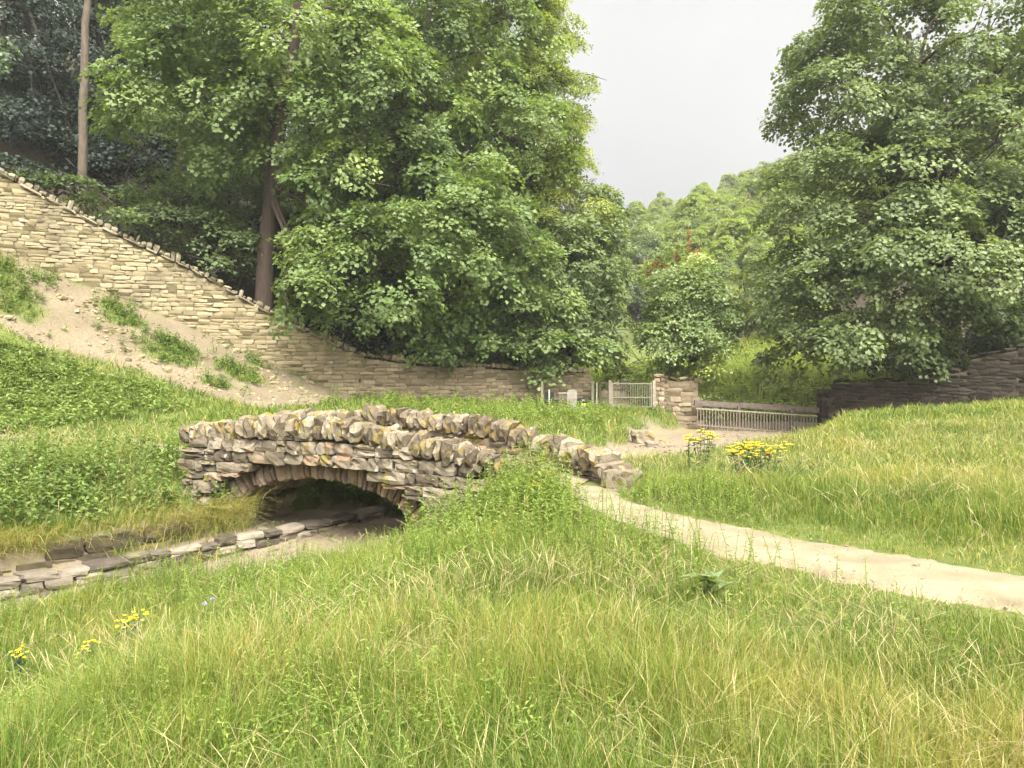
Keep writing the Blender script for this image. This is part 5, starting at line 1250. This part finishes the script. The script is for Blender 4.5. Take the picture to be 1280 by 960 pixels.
# small scabious heads
for k, (px, d) in enumerate(((253, 7.6), (263, 7.9))):
    x = (px - 640) / 1000 * d; base = np.array([x, d, float(H(np.array([x]), np.array([d]))[0])]); o = empty('scabious', tuple(base), ('lilac scabious flower on a thin stem in the long grass', 'second paler scabious just beside the lilac one')[k], 'flower')
    b = Bag(); b.tube([base, base + (.02, 0, .5)], [.004, .003], 5); b.build('stem', G['ragleaf'], o)
    b = Bag(); n = 26; rng = rg(530 + k); v, q = leaf_quads(np.tile(base + (.02, 0, .5), (n, 1)), unit(rng.normal(0, 1, (n, 3)) * (1, 1, .5) + (0, 0, .25)), rng.normal(0, 1, (n, 3)), np.full(n, .026), np.full(n, .014), np.zeros(n), np.zeros(n)); b.add(v, q, rng.uniform(0, 1, n)); b.build('flower', G['purple'], o)

# ------------------------------------------------------------------ haze
HZ = Bag(); HZ.box((0, 115, 45), (165, 142, 62)); 
m, nt, N, L = newmat('haze_air'); pv = N.new('ShaderNodeVolumePrincipled'); pv.inputs['Density'].default_value = .00055; pv.inputs['Color'].default_value = (1, .99, .95, 1); pv.inputs['Anisotropy'].default_value = .2
L.new(pv.outputs[0], N.new('ShaderNodeOutputMaterial').inputs['Volume'])
hz = HZ.build('haze', m); tag(hz, 'thin pale haze over the valley', 'haze', kind='stuff')
# ------------------------------------------------------------------ light, sky, camera
SUN_EL, SUN_AZ = math.radians(52), math.radians(163)      # azimuth from +Y clockwise: behind the viewer, slightly right
w = bpy.data.worlds.new('World'); scene.world = w; w.use_nodes = True
N = w.node_tree.nodes; L = w.node_tree.links; N.clear()
sky = N.new('ShaderNodeTexSky'); sky.sky_type = 'NISHITA'; sky.sun_disc = False; sky.sun_elevation = SUN_EL; sky.sun_rotation = SUN_AZ
sky.dust_density = 4; sky.air_density = 1; sky.ozone_density = 1
bw = N.new('ShaderNodeRGBToBW'); L.new(sky.outputs[0], bw.inputs[0])
tcw = N.new('ShaderNodeTexCoord'); nz = N.new('ShaderNodeTexNoise'); nz.inputs['Scale'].default_value = 2.2; nz.inputs['Detail'].default_value = 5; L.new(tcw.outputs['Generated'], nz.inputs['Vector'])
cl = ramp(N, [(.3, (.90, .90, .905)), (.7, (1.07, 1.065, 1.05))]); L.new(nz.outputs['Fac'], cl.inputs[0])
mulc = N.new('ShaderNodeMix'); mulc.data_type = 'RGBA'; mulc.blend_type = 'MULTIPLY'; mulc.inputs[0].default_value = 1; L.new(bw.outputs[0], mulc.inputs[6]); L.new(cl.outputs[0], mulc.inputs[7])
sx = N.new('ShaderNodeSeparateXYZ'); L.new(tcw.outputs['Generated'], sx.inputs[0])
gr = ramp(N, [(0, (.20,) * 3), (.42, (.93,) * 3), (.62, (2.0,) * 3), (1, (2.9,) * 3)]); L.new(sx.outputs['Z'], gr.inputs[0])      # overcast: brighter overhead than at the skyline
ovc = N.new('ShaderNodeMix'); ovc.data_type = 'RGBA'; ovc.blend_type = 'MULTIPLY'; ovc.inputs[0].default_value = 1; L.new(mulc.outputs[2], ovc.inputs[6]); L.new(gr.outputs[0], ovc.inputs[7]); mulc = ovc
mxs = N.new('ShaderNodeMix'); mxs.data_type = 'RGBA'; mxs.inputs[0].default_value = .985; L.new(sky.outputs[0], mxs.inputs[6]); L.new(mulc.outputs[2], mxs.inputs[7])
bg = N.new('ShaderNodeBackground'); bg.inputs['Strength'].default_value = .15; L.new(mxs.outputs[2], bg.inputs['Color'])
ow = N.new('ShaderNodeOutputWorld'); L.new(bg.outputs[0], ow.inputs['Surface'])
sl = bpy.data.lights.new('sun', 'SUN'); sl.energy = 1.4; sl.angle = math.radians(35); sl.color = (1, .95, .86)
so = bpy.data.objects.new('sun', sl); COL.objects.link(so)
dvec = Vector((math.sin(SUN_AZ) * math.cos(SUN_EL), math.cos(SUN_AZ) * math.cos(SUN_EL), math.sin(SUN_EL)))
so.rotation_euler = dvec.to_track_quat('Z', 'Y').to_euler(); so.location = dvec * 60
cam = bpy.data.cameras.new('camera'); cam.sensor_width = 36; cam.lens = 36 * 1000 / 1280; cam.shift_y = -40 / 1280; cam.clip_start = .1; cam.clip_end = 2000
co = bpy.data.objects.new('camera', cam); COL.objects.link(co); co.location = (0, 0, CAMZ); co.rotation_euler = (math.radians(90), 0, 0); scene.camera = co
vs = scene.view_settings; vs.view_transform = 'Standard'; vs.look = 'None'; vs.exposure = 1.68; vs.gamma = 1; vs.use_curve_mapping = False
scene.cycles.max_bounces = 8; scene.cycles.diffuse_bounces = 4; scene.cycles.transmission_bounces = 4; scene.cycles.glossy_bounces = 2
scene.cycles.use_denoising = True
